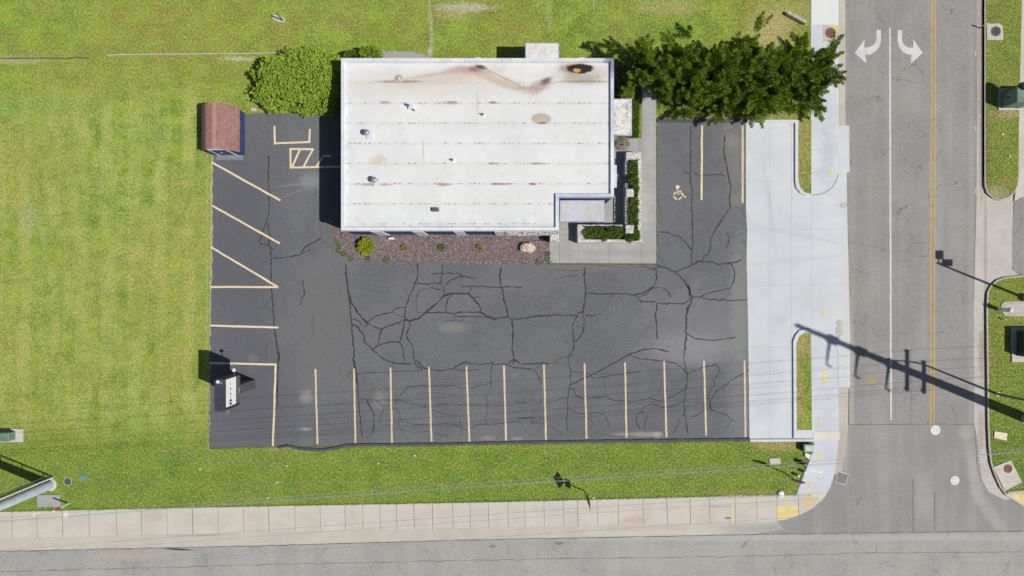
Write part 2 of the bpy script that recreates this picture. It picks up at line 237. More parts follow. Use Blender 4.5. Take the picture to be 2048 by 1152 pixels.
# roof membrane
def roof_mat():
    g = NG("roof_membrane", 0.7, spec=0.3); hh = 3.62
    col = g.mix(g.rng(g.noise(0.35, 4, .6), .35, .65), lin((229, 230, 229)), lin((221, 222, 221)))
    sx = g.n("ShaderNodeSeparateXYZ"); g.l(g.pos, sx.inputs[0]); X, Y = sx.outputs[0], sx.outputs[1]
    ys = G(0, 207.5, hh)[1]; y2 = G(0, 408.7, hh)[1]; per = (ys - y2) / 5
    t = g.math('FRACT', g.math('DIVIDE', g.math('SUBTRACT', g.math('ADD', ys + per * 8.5, 0), Y), per))
    dist = g.math('ABSOLUTE', g.math('SUBTRACT', t, 0.5))
    seam = g.rng(dist, 0.006, 0.016, 1, 0)
    col = g.mix(g.math('MULTIPLY', seam, .3), col, lin((170, 165, 155)))
    td = g.math('SUBTRACT', t, 0.46)
    band = g.rng(g.math('ABSOLUTE', td), 0.015, 0.045, 1, 0)
    dots = g.rng(g.noise(2.6, 3, .7, stretch=(1, .3, 1)), .46, .62)
    per_dot = g.rng(g.math('ABSOLUTE', g.math('SUBTRACT', g.math('FRACT', g.math('MULTIPLY', X, 3.1)), .5)), .2, .42, 1, 0.15)
    col = g.mix(g.math('MULTIPLY', g.math('MULTIPLY', band, g.math('MULTIPLY', dots, per_dot)), .75), col, lin((146, 126, 96)))
    col = g.mix(g.math('MULTIPLY', g.rng(dist, .0, .2, 1, 0), .1), col, lin((206, 196, 176)))
    wr = g.noise(1.1, 5, .65, dist=1.2); col = g.mix(g.rng(wr, .55, .72, 0, .22), col, lin((196, 192, 184))); fine = g.noise(7, 4, .7); col = g.mix(g.rng(fine, .55, .7, 0, .15), col, lin((180, 176, 168)))
    edge = g.rng(g.noise(1.5, 4, .6), .4, .62)
    we = g.math('MAXIMUM', g.rng(X, G(715, 0, hh)[0], G(688, 0, hh)[0]), g.rng(Y, G(0, 425, hh)[1], G(0, 462, hh)[1]))
    col = g.mix(g.math('MULTIPLY', g.math('MULTIPLY', we, edge), .55), col, lin((186, 194, 208)))
    col = mark(g, col, [
        (850, 170, 170, 24, (218, 210, 197), .6, dict(wob=.5, nsc=1)), (905, 152, 100, 13, (204, 190, 176), .6, dict(ang=8, wob=.5, nsc=1.5)), (1010, 165, 62, 10, (206, 192, 176), .6, dict(ang=-20, wob=.5, nsc=1.5)), (1155, 150, 60, 24, (220, 212, 202), .6, dict(wob=.5)), (880, 147, 86, 2.4, (190, 172, 158), .5, dict(ang=9, wob=.5)), (800, 163, 40, 2.5, (140, 116, 96), .7, dict(wob=.6)),
        (925, 139, 30, 8, (196, 166, 160), .75, dict(ang=6, wob=.6)), (950, 142, 28, 6, (186, 152, 146), .6, dict(ang=-8, wob=.6)), (962, 134, 10, 3.5, (56, 30, 26), .95, dict(ang=-15, wob=.7, nsc=8)), (950, 138, 12, 5, (120, 96, 90), .6, dict(wob=1.2, nsc=10)),
        (1012, 158, 48, 1.8, (172, 158, 146), .6, dict(ang=-26, wob=.4)), (1000, 164, 40, 6, (200, 182, 160), .7, dict(ang=-20, wob=.7)), (1055, 176, 20, 4, (176, 160, 140), .6, {}),
        (1080, 172, 21, 10, (180, 146, 140), .8, dict(ang=25, wob=.5)), (1090, 163, 13, 5, (96, 70, 66), .8, dict(ang=30, wob=1.0, nsc=8)), (1075, 168, 10, 6, (204, 180, 172), .6, dict(wob=1.3, nsc=9)),
        (1168, 148, 42, 17, (196, 186, 174), .75, dict(wob=.4)), (1162, 156, 30, 8, (170, 162, 152), .7, dict(wob=.7)), (1150, 137, 28, 9, (150, 120, 110), .8, dict(wob=.5)), (1160, 137, 24, 9, (50, 38, 34), 1.0, dict(wob=.45, nsc=5, edge=.15)),
        (1154, 141, 7, 3.5, (212, 166, 96), .9, dict(wob=.9, nsc=9, edge=.2)), (1082, 237, 18, 10, (184, 170, 150), .9, dict(wob=.25, edge=.2)), (1082, 240, 10, 5, (198, 188, 172), .6, dict(wob=.4)),
        (986, 205, 7, 2.5, (160, 120, 100), .9, dict(wob=.5)), (903, 205, 12, 3, (156, 130, 110), .8, dict(wob=.9, nsc=6)), (770, 205, 9, 2.5, (176, 152, 122), .8, dict(wob=.8)), (758, 320, 14, 9, (214, 200, 176), .8, dict(wob=.9)),
        (887, 369, 13, 3, (160, 146, 112), .8, dict(wob=.8)), (1084, 246, 8, 2, (120, 106, 84), .7, {}), (748, 369, 30, 2.5, (166, 140, 104), .7, dict(wob=1)), (1000, 368, 16, 2, (130, 112, 84), .8, dict(wob=.8)), (1066, 368, 6, 2, (110, 90, 66), .9, {}),
        (1072, 327, 14, 2, (150, 130, 100), .7, dict(wob=.8)), (986, 327, 10, 2, (150, 134, 110), .7, {}), (1168, 163, 50, 2, (130, 116, 104), .6, dict(wob=1, nsc=8)), (955, 205, 2, 20, (196, 196, 194), .7, dict(wob=.2)), (846, 303, 1.2, 20, (186, 182, 172), .7, dict(wob=.2))], hh)
    g.bump(g.noise(3, 5, .6), .12, .05)
    return g.done(col)
M['roof'] = roof_mat()
def para_mat():
    g = NG("parapet_membrane", .7)
    col = g.mix(g.rng(g.noise(.8, 5, .65), .36, .62), lin((232, 232, 233)), lin((218, 221, 228)))
    col = g.mix(g.math('MULTIPLY', g.rng(g.noise(2.4, 5, .7), .54, .7), .6), col, lin((188, 195, 210)))
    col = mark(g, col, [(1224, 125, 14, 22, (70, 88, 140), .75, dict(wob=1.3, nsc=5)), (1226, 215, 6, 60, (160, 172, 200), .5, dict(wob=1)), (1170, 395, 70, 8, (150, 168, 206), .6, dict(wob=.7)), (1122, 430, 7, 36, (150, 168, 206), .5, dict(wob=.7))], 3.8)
    g.bump(g.noise(3.2, 5, .6), .5, .08); return g.done(col)
M['para'] = para_mat()
def canopy_mat(name, a, b, c, w=0.6):
    g = NG(name, .8); ob = g.obj
    col = g.mix(g.rng(g.noise(1.1, 4, .6), .4, .6), lin(a), lin(b))
    col = g.mix(g.math('MULTIPLY', g.rng(g.noise(3.0, 6, .75), .47, .6), w), col, lin(c)); g.bump(g.noise(5, 4), .3, .03); return g.done(col)
M['can_n'] = canopy_mat("north_canopy_coating", (232, 229, 226), (222, 216, 212), (194, 176, 172), .45)
M['can_e'] = canopy_mat("east_canopy_coating", (234, 232, 226), (220, 216, 208), (128, 104, 96), .6)
M['can_s'] = canopy_mat("corner_canopy_coating", (196, 202, 212), (196, 190, 184), (206, 198, 190), .4)
M['can_edge'] = simple("canopy_edge_paint", (190, 200, 222), (150, 164, 200), 2)
M['navy'] = simple("navy_siding", (72, 84, 128), (60, 72, 114), 2, spec=.2); M['white'] = simple("white_paint", (236, 236, 234), (222, 222, 220), 2)
M['trim'] = simple("white_trim", (226, 228, 232), (200, 204, 212), 3)
def stone_mat():
    g = NG("white_stone_veneer", .9); nn = g.n("ShaderNodeTexNoise"); nn.inputs["Scale"].default_value = 3; g.l(g.pos, nn.inputs["Vector"])
    q = g.n("ShaderNodeVectorMath"); q.operation = 'MULTIPLY_ADD'; g.l(nn.outputs["Color"], q.inputs[0]); q.inputs[1].default_value = (.25, .25, .25); g.l(g.pos, q.inputs[2])
    d = g.voro(5.2, vec=q.outputs[0]); col = g.mix(g.rng(g.noise(6, 4, .7), .35, .65), lin((232, 230, 224)), lin((204, 201, 195)))
    col = g.mix(g.math('MULTIPLY', g.rng(d, .012, .04, 1, 0), .55), col, lin((96, 92, 86)))
    g.bump(g.rng(d, 0, .09), .8, .04); return g.done(col)
M['stone'] = stone_mat()
M['soil'] = simple("planter_soil", (86, 70, 52), (56, 44, 34), 6); M['black'] = simple("black_metal", (40, 41, 46), (28, 29, 33), 4, rough=.5, spec=.5)
M['steel'] = simple("galvanised_steel", (206, 216, 230), (182, 194, 212), 1.5, rough=.55, metal=.0, spec=.5)
M['greysteel'] = simple("grey_steel", (120, 122, 126), (98, 100, 104), 2, rough=.5, metal=.3); M['wire'] = simple("aluminium_cable", (176, 182, 190), (150, 158, 168), 2, rough=.5)
M['vent'] = simple("vent_metal", (176, 178, 184), (146, 148, 154), 6, rough=.45, metal=.4); M['ventgrey'] = simple("grey_vent_box", (134, 134, 130), (108, 108, 104), 9)
M['tx'] = simple("transformer_green", (122, 146, 128), (102, 128, 110), 1.5, rough=.55); M['txd'] = simple("dark_green_paint", (62, 84, 72), (50, 70, 60), 2, rough=.5); M['ped'] = simple("pale_green_plastic", (178, 206, 190), (160, 190, 174), 2, rough=.5)
M['pad'] = simple("pad_concrete", (208, 202, 192), (190, 184, 174), 2); M['cream'] = simple("cream_lid", (232, 222, 200), (220, 208, 184), 4)
M['rust'] = simple("rusty_iron", (146, 98, 92), (120, 80, 74), 5, rough=.9); M['iron'] = simple("cast_iron", (96, 90, 90), (70, 66, 66), 6); M['mh'] = simple("worn_manhole_iron", (244, 244, 242), (226, 226, 224), 5)
M['teal'] = simple("teal_lid", (118, 150, 146), (100, 132, 128), 5); M['orange'] = simple("orange_plastic", (222, 84, 30), (200, 70, 24), 5); M['red'] = simple("red_sign_sheet", (160, 30, 34), (140, 24, 30), 3, rough=.5)
M['hyd'] = simple("faded_red_paint", (150, 60, 66), (120, 40, 48), 8); M['yel'] = simple("yellow_sign_sheet", (226, 190, 40), (210, 176, 36), 3); M['wood'] = simple("weathered_wood", (140, 126, 108), (96, 84, 70), 4)
M['bark'] = simple("bark", (104, 84, 66), (66, 52, 42), 8, bump=.5); M['rock'] = canopy_mat("boulder_stone", (226, 216, 206), (210, 192, 174), (160, 146, 130), .6)
def shingle():
    g = NG("maroon_shingles", .9, spec=.15); q = g.n("ShaderNodeTexBrick"); q.inputs["Scale"].default_value = 1
    mp = g.vmul(g.obj, (1, 1, 1)); sw = g.n("ShaderNodeSeparateXYZ"); g.l(mp, sw.inputs[0]); cb = g.n("ShaderNodeCombineXYZ")
    g.l(sw.outputs[1], cb.inputs[0]); g.l(sw.outputs[0], cb.inputs[1]); g.l(cb.outputs[0], q.inputs["Vector"])
    q.inputs["Brick Width"].default_value = .3; q.inputs["Row Height"].default_value = .14; q.inputs["Mortar Size"].default_value = .012; q.inputs["Mortar Smooth"].default_value = .5
    q.inputs["Color1"].default_value = lin((164, 126, 120)); q.inputs["Color2"].default_value = lin((148, 110, 107)); q.inputs["Mortar"].default_value = lin((122, 86, 84))
    col = g.mix(g.math('MULTIPLY', g.rng(g.noise(6, 4, .7), .42, .62), .45), q.outputs[0], lin((176, 140, 130)))
    col = g.mix(g.math('MULTIPLY', g.rng(g.noise(4, 5, .8), .56, .66), .4), col, lin((112, 92, 84))); return g.done(col)
M['shingle'] = shingle()
def leaf(name, cs, rough=.6, spec=.3, tl=.3):
    g = NG(name, rough, spec=spec); ri = g.geo.outputs["Random Per Island"]
    col = g.mix(g.rng(ri, 0, .6, smooth=False), lin(cs[0]), lin(cs[1])); col = g.mix(g.rng(ri, .7, 1.0, 0, .8, False), col, lin(cs[2]))
    col = g.mix(g.rng(g.noise(1.1, 3), .45, .62, 0, .35), col, lin(cs[1]))
    g.done(col); tr = g.n("ShaderNodeBsdfTranslucent"); g.l(col, tr.inputs[0]); mx = g.n("ShaderNodeMixShader"); mx.inputs[0].default_value = tl
    g.l(g.b.outputs[0], mx.inputs[1]); g.l(tr.outputs[0], mx.inputs[2]); g.l(mx.outputs[0], g.t.nodes["Material Output"].inputs[0]); return g.m
M['jun'] = leaf("juniper_needles", [(98, 124, 30), (136, 160, 48), (178, 190, 92)], tl=.08); M['hedge'] = leaf("shrub_leaves", [(124, 154, 40), (166, 192, 68), (208, 218, 124)], tl=.15)
M['lime'] = leaf("lime_leaves", [(160, 176, 40), (196, 208, 70), (216, 222, 110)]); M['plant'] = leaf("planter_leaves", [(80, 112, 44), (126, 158, 66), (180, 196, 90)])
M['straw'] = leaf("dry_leaves", [(176, 146, 84), (214, 188, 124), (120, 140, 50)]); M['brown'] = leaf("dead_twigs", [(120, 84, 60), (160, 112, 70), (190, 150, 110)]); M['cover'] = leaf("ground_cover_leaves", [(88, 118, 36), (130, 160, 56), (164, 182, 86)])

# ------------------------------------------------------------------ mesh helpers
class MB:
    def __init__(s): s.v = []; s.f = []; s.mi = []
    def add(s, vs, fs, m=0):
        o = len(s.v); s.v += [tuple(p) for p in vs]; s.f += [tuple(i + o for i in f) for f in fs]; s.mi += [m] * len(fs); return s
    def box(s, x0, x1, y0, y1, z0, z1, m=0, bev=0.0):
        x0, x1 = sorted((x0, x1)); y0, y1 = sorted((y0, y1))
        if bev:
            b = min(bev, (x1 - x0) / 3, (y1 - y0) / 3)
            ring = lambda a, z: [(x0 + a, y0 + a, z), (x1 - a, y0 + a, z), (x1 - a, y1 - a, z), (x0 + a, y1 - a, z)]
            vs = ring(0, z0) + ring(0, z1 - b) + ring(b, z1)
            fs = [(3, 2, 1, 0), (8, 9, 10, 11)] + [(i, (i + 1) % 4, (i + 1) % 4 + 4, i + 4) for i in range(4)] + [(i + 4, (i + 1) % 4 + 4, (i + 1) % 4 + 8, i + 8) for i in range(4)]
            return s.add(vs, fs, m)
        vs = [(x, y, z) for z in (z0, z1) for x, y in ((x0, y0), (x1, y0), (x1, y1), (x0, y1))]
        return s.add(vs, [(3, 2, 1, 0), (4, 5, 6, 7), (0, 1, 5, 4), (1, 2, 6, 5), (2, 3, 7, 6), (3, 0, 4, 7)], m)
    def prism(s, poly, z0, z1, m=0, bottom=False):
        n = len(poly); a = sum(poly[i][0] * poly[(i + 1) % n][1] - poly[(i + 1) % n][0] * poly[i][1] for i in range(n))
        if a < 0: poly = poly[::-1]
        tr = tessellate_polygon([[Vector((p[0], p[1], 0)) for p in poly]])
        fs = []
        for t in tr:
            p, q, r = (poly[i] for i in t); cr = (q[0] - p[0]) * (r[1] - p[1]) - (q[1] - p[1]) * (r[0] - p[0])
            fs.append(tuple(t) if cr > 0 else tuple(t[::-1]))
        vs = [(p[0], p[1], z1) for p in poly]; s.add(vs, fs, m)
        if z0 is not None:
            vs = [(p[0], p[1], z) for z in (z0, z1) for p in poly]
            s.add(vs, [(i, (i + 1) % n, (i + 1) % n + n, i + n) for i in range(n)], m)
            if bottom: s.add([(p[0], p[1], z0) for p in poly], [f[::-1] for f in fs], m)
        return s
    def lathe(s, x, y, prof, n=20, m=0, cap=True):
        vs = []; fs = []
        for r, z in prof: vs += [(x + r * math.cos(2 * math.pi * i / n), y + r * math.sin(2 * math.pi * i / n), z) for i in range(n)]
        for k in range(len(prof) - 1): fs += [(k * n + i, k * n + (i + 1) % n, (k + 1) * n + (i + 1) % n, (k + 1) * n + i) for i in range(n)]
        if cap: fs.append(tuple(range((len(prof) - 1) * n, len(prof) * n)))
        return s.add(vs, fs, m)
    def tube(s, pts, r, n=8, m=0):
        P = [Vector(p) for p in pts]; rs = r if isinstance(r, (list, tuple)) else [r] * len(P); vs = []; fs = []
        for k, p in enumerate(P):
            t = (P[min(k + 1, len(P) - 1)] - P[max(k - 1, 0)]).normalized(); u = t.cross(Vector((0, 0, 1)))
            if u.length < .05: u = t.cross(Vector((1, 0, 0)))
            u.normalize(); w = t.cross(u)
            for i in range(n):
                a = 2 * math.pi * i / n; vs.append(tuple(p + (u * math.cos(a) + w * math.sin(a)) * rs[k]))
        for k in range(len(P) - 1): fs += [(k * n + i, k * n + (i + 1) % n, (k + 1) * n + (i + 1) % n, (k + 1) * n + i) for i in range(n)]
        fs += [tuple(range(n))[::-1], tuple(range((len(P) - 1) * n, len(P) * n))]
        return s.add(vs, fs, m)
    def ribbon(s, pts, w, z, m=0, jit=0.0):
        """flat strip following plan points (metres)"""
        P = [Vector((p[0], p[1])) for p in pts]; vs = []
        ws = w if isinstance(w, (list, tuple)) else [w] * len(P)
        for k, p in enumerate(P):
            t = P[min(k + 1, len(P) - 1)] - P[max(k - 1, 0)]
            if t.length < 1e-6: t = Vector((1, 0))
            t.normalize(); nrm = Vector((-t.y, t.x)); h = ws[k] / 2 * (1 + random.uniform(-jit, jit))
            vs += [(p.x + nrm.x * h, p.y + nrm.y * h, z), (p.x - nrm.x * h, p.y - nrm.y * h, z)]
        return s.add(vs, [(2 * k, 2 * k + 1, 2 * k + 3, 2 * k + 2) for k in range(len(P) - 1)], m)
    def build(s, name, mats, parent=None, smooth=False):
        loc = parent_loc(parent); me = bpy.data.meshes.new(name)
        me.from_pydata([(a - loc[0], b - loc[1], c - loc[2]) for a, b, c in s.v], [], s.f); me.update()
        for m_ in (mats if isinstance(mats, (list, tuple)) else [mats]): me.materials.append(m_)
        me.polygons.foreach_set("material_index", s.mi)
        if smooth: me.polygons.foreach_set("use_smooth", [True] * len(me.polygons))
        o = bpy.data.objects.new(name, me); C.objects.link(o)
        if parent is not None: o.parent = parent
        return o
def parent_loc(p):
    if p is None: return (0, 0, 0)
    l = Vector(p.location)
    while p.parent: p = p.parent; l += Vector(p.location)
    return tuple(l)
def thing(name, label, cat, loc, group=None):
    o = bpy.data.objects.new(name, None); C.objects.link(o); o.location = loc; o.empty_display_size = .2
    o['label'] = label; o['category'] = cat
    if group: o['group'] = group
    return o
def tag(o, label, cat, group=None, kind=None):
    o['label'] = label; o['category'] = cat
    if group: o['group'] = group
    if kind: o['kind'] = kind
    return o
def struct(o): o['kind'] = 'structure'; return o
def WP(pts): return [W(*p) for p in pts]
def jag(pts, amp=0.05, step=0.25, skip=()):
    out = []; n = len(pts)
    for i in range(n):
        a, b = pts[i], pts[(i + 1) % n]; L = math.dist(a, b); k = max(1, int(L / step)) if i not in skip else 1
        for j in range(k):
            t = j / k; q = [a[0] + (b[0] - a[0]) * t, a[1] + (b[1] - a[1]) * t]
            if j: q = [q[0] + random.gauss(0, amp), q[1] + random.gauss(0, amp)]
            out.append(tuple(q))
    return out
def sheet(name, poly_px, z, mat, z0=None, amp=0, step=.25, parent=None, skip=()):
    p = WP(poly_px)
    if amp: p = jag(p, amp, step, skip)
    return MB().prism(p, z0, z, 0).build(name, mat, parent)
def wob(pts, amp, step):
    out = []
    for a, b in zip(pts[:-1], pts[1:]):
        k = max(1, int(math.dist(a, b) / step))
        for j in range(k):
            t = j / k; out.append((a[0] + (b[0] - a[0]) * t + (random.gauss(0, amp) if j or out else 0), a[1] + (b[1] - a[1]) * t + (random.gauss(0, amp) if j or out else 0)))
    out.append(pts[-1]); return out
def off(pts, d):
    P = [Vector(p) for p in pts]; o = []
    for k, p in enumerate(P):
        t = (P[min(k + 1, len(P) - 1)] - P[max(k - 1, 0)]).normalized(); o.append((p.x - t.y * d, p.y + t.x * d))
    return o
def kerb(name, pts_px, w, z0, z1, mat, side=1, parent=None):
    p = WP(pts_px); q = off(p, w * side); return MB().prism(p + q[::-1], z0, z1).build(name, mat, parent)

# ------------------------------------------------------------------ SETTING
ground = struct(MB().prism([(-1500, -1500), (1500, -1500), (1500, 1500), (-1500, 1500)], None, -0.4).build("ground", M['lawn']))
KC = [(1553, 1042), (1575, 1038), (1596, 1031), (1612, 1023.5), (1627.5, 1014.5), (1638, 1006), (1646.6, 997), (1654, 986), (1660.5, 973), (1665, 960), (1667.5, 947), (1671, 932), (1672.7, 917), (1675, 897), (1676, 879), (1677, 776)]
KB = [(-1200, 1104), (0, 1077), (512, 1065), (900, 1057), (1000, 1055), (1512, 1045)]
LAWN = [(-1200, -1200), (1679, -1200), (1679, 250), (1697, 252), (1698, 344), (1693, 345), (1694, 420), (1697, 540), (1700, 674), (1700, 776)] + KC[::-1] + KB[::-1]
LEFTROAD = [(1692, -1200), (1692, 252), (1698, 252), (1699, 344), (1693, 345), (1694, 420), (1697, 540), (1700, 674), (1700, 776), (1699, 850)]
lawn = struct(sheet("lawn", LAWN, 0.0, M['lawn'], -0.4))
AS = [(-1200, 1131), (0, 1104), (512, 1093), (900, 1082), (1512, 1070), (2048, 1063), (3200, 1040)]
street = struct(sheet("street", AS + [(3200, 1900), (-1200, 1900)], -0.12, M['street']))
RR = [(1957, -1200), (1957, 240), (1955, 420), (1952, 500), (1950, 594), (1950, 700), (1951, 850)]
road = struct(sheet("road", LEFTROAD + RR[::-1], -0.12, M['road']))
struct(sheet("junction", [(1699, 850), (1670, 850), (1640, 950), (1500, 1030), (1440, 1071.3)] + [(1512, 1070), (2048, 1063), (2300, 1058), (2200, 1000), (2000, 900), (1990, 850)], -0.128, M['junction']))
struct(sheet("gutter", KB + [(1553, 1042)] + [(1570, 1060), (1512, 1069.5), (900, 1081.5), (512, 1092.5), (0, 1103.5), (-1200, 1130.5)], -0.124, M['gutter']))
struct(sheet("gutter", [(1660, 776), (1699, 776), (1698, 850), (1694, 900), (1684, 950), (1660, 950)], -0.124, M['gutter']))
struct(sheet("gutter", [(1678.5, -1200), (1691.5, -1200), (1691.5, 252), (1678.5, 252)], -0.045, M['gutter'], -0.3))
struct(sheet("east_gutter", RR[:5] + [(1949.5, 594), (1949.5, 700), (1951, 850), (1957, 880), (1961, 920), (1966, 960), (1980, 985), (2010, 1000), (2050, 1000), (2050, 540), (2050, -1200)], -0.124, M['gutter_pink']))
# east verge blocks
E1 = [(1968.5, -1200), (1968.5, 355), (1969, 373), (1974, 387), (1986, 397), (1999, 401), (2017, 396), (2029, 386), (2035, 372), (2037, 353), (2038, 250), (2044, 0), (2050, -1200)]
verge1 = struct(sheet("verge", E1, 0.0, M['lawn'], -0.3))
kerb("kerb", E1[1:9], .09, -.3, .035, M['kerb_old'], 1, verge1); kerb("kerb", E1[:2], .07, -.3, .03, M['kerb_old'], 1, verge1)
struct(sheet("sidewalk", [(2050, -1200), (2044, 0), (2038, 250), (2037, 353), (2029, 402), (2040, 395), (2070, 392), (2400, 392), (2400, -1200)], -0.02, M['walk'], -.3))
E2 = [(2400, 548), (2048, 550), (2025, 552.6), (2008, 554.5), (1993, 560), (1981, 571), (1974, 584), (1972.5, 613), (1973, 680), (1974, 760), (1975, 850), (1977, 895), (1981, 928), (1990, 953), (2000, 975), (2011, 990), (2040, 992), (2400, 992)]
verge2 = struct(sheet("verge", E2, 0.0, M['lawn'], -0.3)); kerb("kerb", E2[1:16], .11, -.3, .035, M['kerb_old'], 1, verge2)
struct(sheet("side_drive", [(1955, 395), (2029, 395), (2029, 402), (2026, 500), (2026, 540), (2040, 545), (2050, 565), (1990, 575), (1950, 600), (1952, 500)], -0.10, M['gutter_pink']))
struct(sheet("side_lot", [(2030, 403), (2060, 388), (2400, 388), (2400, 560), (2050, 560), (2029, 541), (2026, 534), (2026, 500)], -0.095, M['road']))
struct(sheet("sidewalk", [(2011, 990), (2020, 984), (2060, 980), (2400, 980), (2400, 1060), (2120, 1052), (2048, 1014)], 0.01, M['walk'], -.3))
sheet("ramp_paint", [(2020, 989), (2060, 985), (2060, 1019), (2048, 1010), (2032, 1000)], 0.016, M['p_tactile'], parent=verge2)
struct(MB().prism(WP([(2001, 620), (2002, 608), (2008, 603), (2070, 602), (2070, 633), (2009, 632)]), 0, .06).prism(WP([(2007, 617), (2010, 609), (2070, 607), (2070, 624), (2010, 624)]), .05, .066, 1).build("ramp_slab", [M['kerb_old'], M['gutter_pink']]))
# parking lot
LOT = [(418, 898), (419, 740), (421, 600), (425, 470), (424, 420), (424, 305), (470, 300), (489, 290), (489, 229), (520, 227), (730, 226), (730, 470), (1120, 470), (1120, 400), (1312, 400), (1313, 238), (1492, 238), (1492, 420), (1494, 460), (1493, 520), (1496, 650), (1499, 879), (1250, 881), (980, 885), (710, 891), (640, 895), (560, 893), (545, 894), (460, 896)]
lot = struct(sheet("parking_lot", LOT, 0.012, M['lot'], -.02, 0.03, .3, skip=(9, 10, 11, 12, 13)))
DRIVE = [(1492, 240), (1592, 240), (1622, 300), (1650, 384), (1670, 340), (1676, 251), (1698, 251), (1699, 344), (1693, 345), (1694, 420), (1697, 540), (1700, 674), (1700, 776), (1676, 776), (1676, 880), (1499, 880), (1496, 650), (1493, 520), (1494, 460), (1492, 420)]
drive = struct(sheet("driveway", DRIVE, 0.018, M['drive'], -.3))
jm = MB()
for a, b in [((1500, 572), (1699, 568.6)), ((1583, 240), (1583, 880)), ((1622, 390), (1622, 655)), ((1494, 362), (1588, 362)), ((1498, 695), (1582, 695)), ((1494, 460), (1694, 458)), ((1499, 790), (1582, 790)), ((1540, 240), (1540, 880)), ((1676.5, 253), (1676, 350))]:
    jm.ribbon(WP([a, b]), .022, .0215)
jm.build("joint", M['joint_pale'], drive)
# islands
isl1 = struct(sheet("island_lawn", [(1594, 241), (1621.5, 241), (1621.5, 389), (1608, 385), (1599.6, 377), (1595.5, 367), (1594, 355)], .10, M['lawn'], 0))
IK1 = [(1492, 246.5), (1589, 246.5), (1588.5, 355), (1587, 362), (1591, 375), (1599.6, 386), (1611, 392), (1621, 390.5)]
MB().prism(WP([(1492, 240.5), (1595, 240.5), (1594.5, 355), (1595.8, 367), (1600, 377.5), (1608, 385.5), (1621, 388.5), (1621, 391), (1611, 392), (1599.6, 386.5), (1591, 376), (1589, 362), (1589, 246.5), (1492, 246)]), 0, .14).build("kerb", M['kerb_new'], isl1)
isl2 = struct(sheet("island_lawn", [(1590.5, 686), (1595, 672), (1607, 664), (1620, 665), (1623, 858), (1592, 859)], .10, M['lawn'], 0))
MB().prism(WP([(1586, 876), (1585, 682), (1590, 670), (1597, 661.5), (1608, 657), (1621, 656.5), (1621, 664.5), (1607, 665), (1596, 673), (1591, 687), (1592, 859), (1624, 859), (1624, 876)]), 0, .14).build("kerb", M['kerb_new'], isl2)
MB().prism(WP([(1499, 878), (1627, 877.5), (1627, 882), (1499, 883)]), 0, .15).build("kerb", M['kerb_new'], drive)
# sidewalks
SW1 = [(1621.5, -1200), (1678, -1200), (1678, 253), (1676, 349), (1673, 360), (1665.6, 373.6), (1652, 384), (1637.6, 389), (1621.5, 390)]
sw1 = struct(sheet("sidewalk", SW1, .024, M['walk_new'], -.3))
sheet("new_slab", [(1623, -60), (1676, -60), (1676, 49), (1623, 49)], .034, simple("white_slab_concrete", (226, 228, 226), (220, 222, 220), 1), 0, parent=sw1)
sheet("old_slab", [(1645, 51), (1679, 51), (1679, 84), (1646, 84)], .030, conc("old_slab_concrete", (204, 188, 176), (196, 180, 168), [(1672, 56, 8, 8, (216, 202, 120), .8, dict(wob=.7))]), 0, parent=sw1)
SW2 = [(1621.5, 862), (1621.5, 660), (1637, 660.5), (1651.4, 668.7), (1665.5, 681.6), (1673.7, 695.6), (1676, 707), (1676.5, 775), (1677, 862)]
sw2 = struct(sheet("sidewalk", SW2, .024, M['walk_new'], 0))
fan = [(1627, 864), (1677, 864)] + KC[::-1][1:11] + [(1640, 1003), (1627, 1001), (1622, 990), (1594, 989), (1594, 981.5), (1608.5, 947), (1626, 903), (1627, 880)]
sw3 = struct(sheet("sidewalk", fan, .026, M['walk_new'], -.3))
sheet("new_slab", [(1626.5, 862.8), (1678.5, 862.8), (1678.5, 879), (1626.5, 879)], .042, simple("cream_slab_concrete", (226, 220, 208), (212, 206, 194), 2), 0, parent=sw3)
SWB = [(-1200, 1052), (0, 1023.5), (400, 1014.6), (900, 1005.5), (1000, 1004), (1440, 992), (1462, 990), (1594, 989), (1622, 991), (1640, 1003)] + KC[:5][::-1] + KB[::-1]
sw4 = struct(sheet("sidewalk", SWB, .02, M['walk'], -.3))
sheet("tactile_paint", [(1553.8, 1012), (1596, 1012), (1596, 1030.5), (1576, 1037.5), (1554.6, 1041)], .026, M['p_tactile'], parent=sw4)
jm = MB()
def swtop(x): return np.interp(x, [-1200, 0, 400, 900, 1000, 1440, 1600], [1052, 1023.5, 1014.6, 1005.5, 1004, 992, 989.5])
def swbot(x): return np.interp(x, [-1200, 0, 512, 900, 1000, 1512, 1553], [1104, 1077, 1065, 1057, 1055, 1045, 1042])
for x in [-60, 24, 74, 125, 178, 233, 283, 334, 385, 436, 487, 537.5, 590, 640, 690, 726, 760, 793, 828, 865, 905, 940, 977, 1016, 1049, 1088, 1127, 1155, 1194.5, 1236, 1286, 1334, 1380, 1419, 1470, 1513, 1553.5, 1596.5]:
    yb = swbot(x) if x < 1553 else (1041 if x < 1560 else 1030)
    jm.ribbon(WP([(x + random.uniform(-.5, .5), swtop(x) + .5), (x + 1, yb)]), random.choice([.025, .035, .045]), .0245)
jm.ribbon(WP([(1419, 1013), (1470, 1013)]), .03, .0245); jm.ribbon(WP([(1128, 1024), (1155, 1024)]), .03, .0245)
jm.build("joint", M['joint'], sw4)
jm = MB().ribbon(WP(KB + KC), .06, -.02)
for a, b in zip(KB + KC[:-1], (KB + KC)[1:]): pass
struct(MB().prism(WP(KB + KC) + off(WP(KB + KC), -.035)[::-1], -.3, -.06).build("kerb_joint", M['joint']))
jm = MB()
for y in (115, 190, 300, 345, 390): jm.ribbon(WP([(1622, y), (1676, y - .5)]), .022, .0285)
jm.build("joint", M['joint_pale'], sw1)
jm = MB()
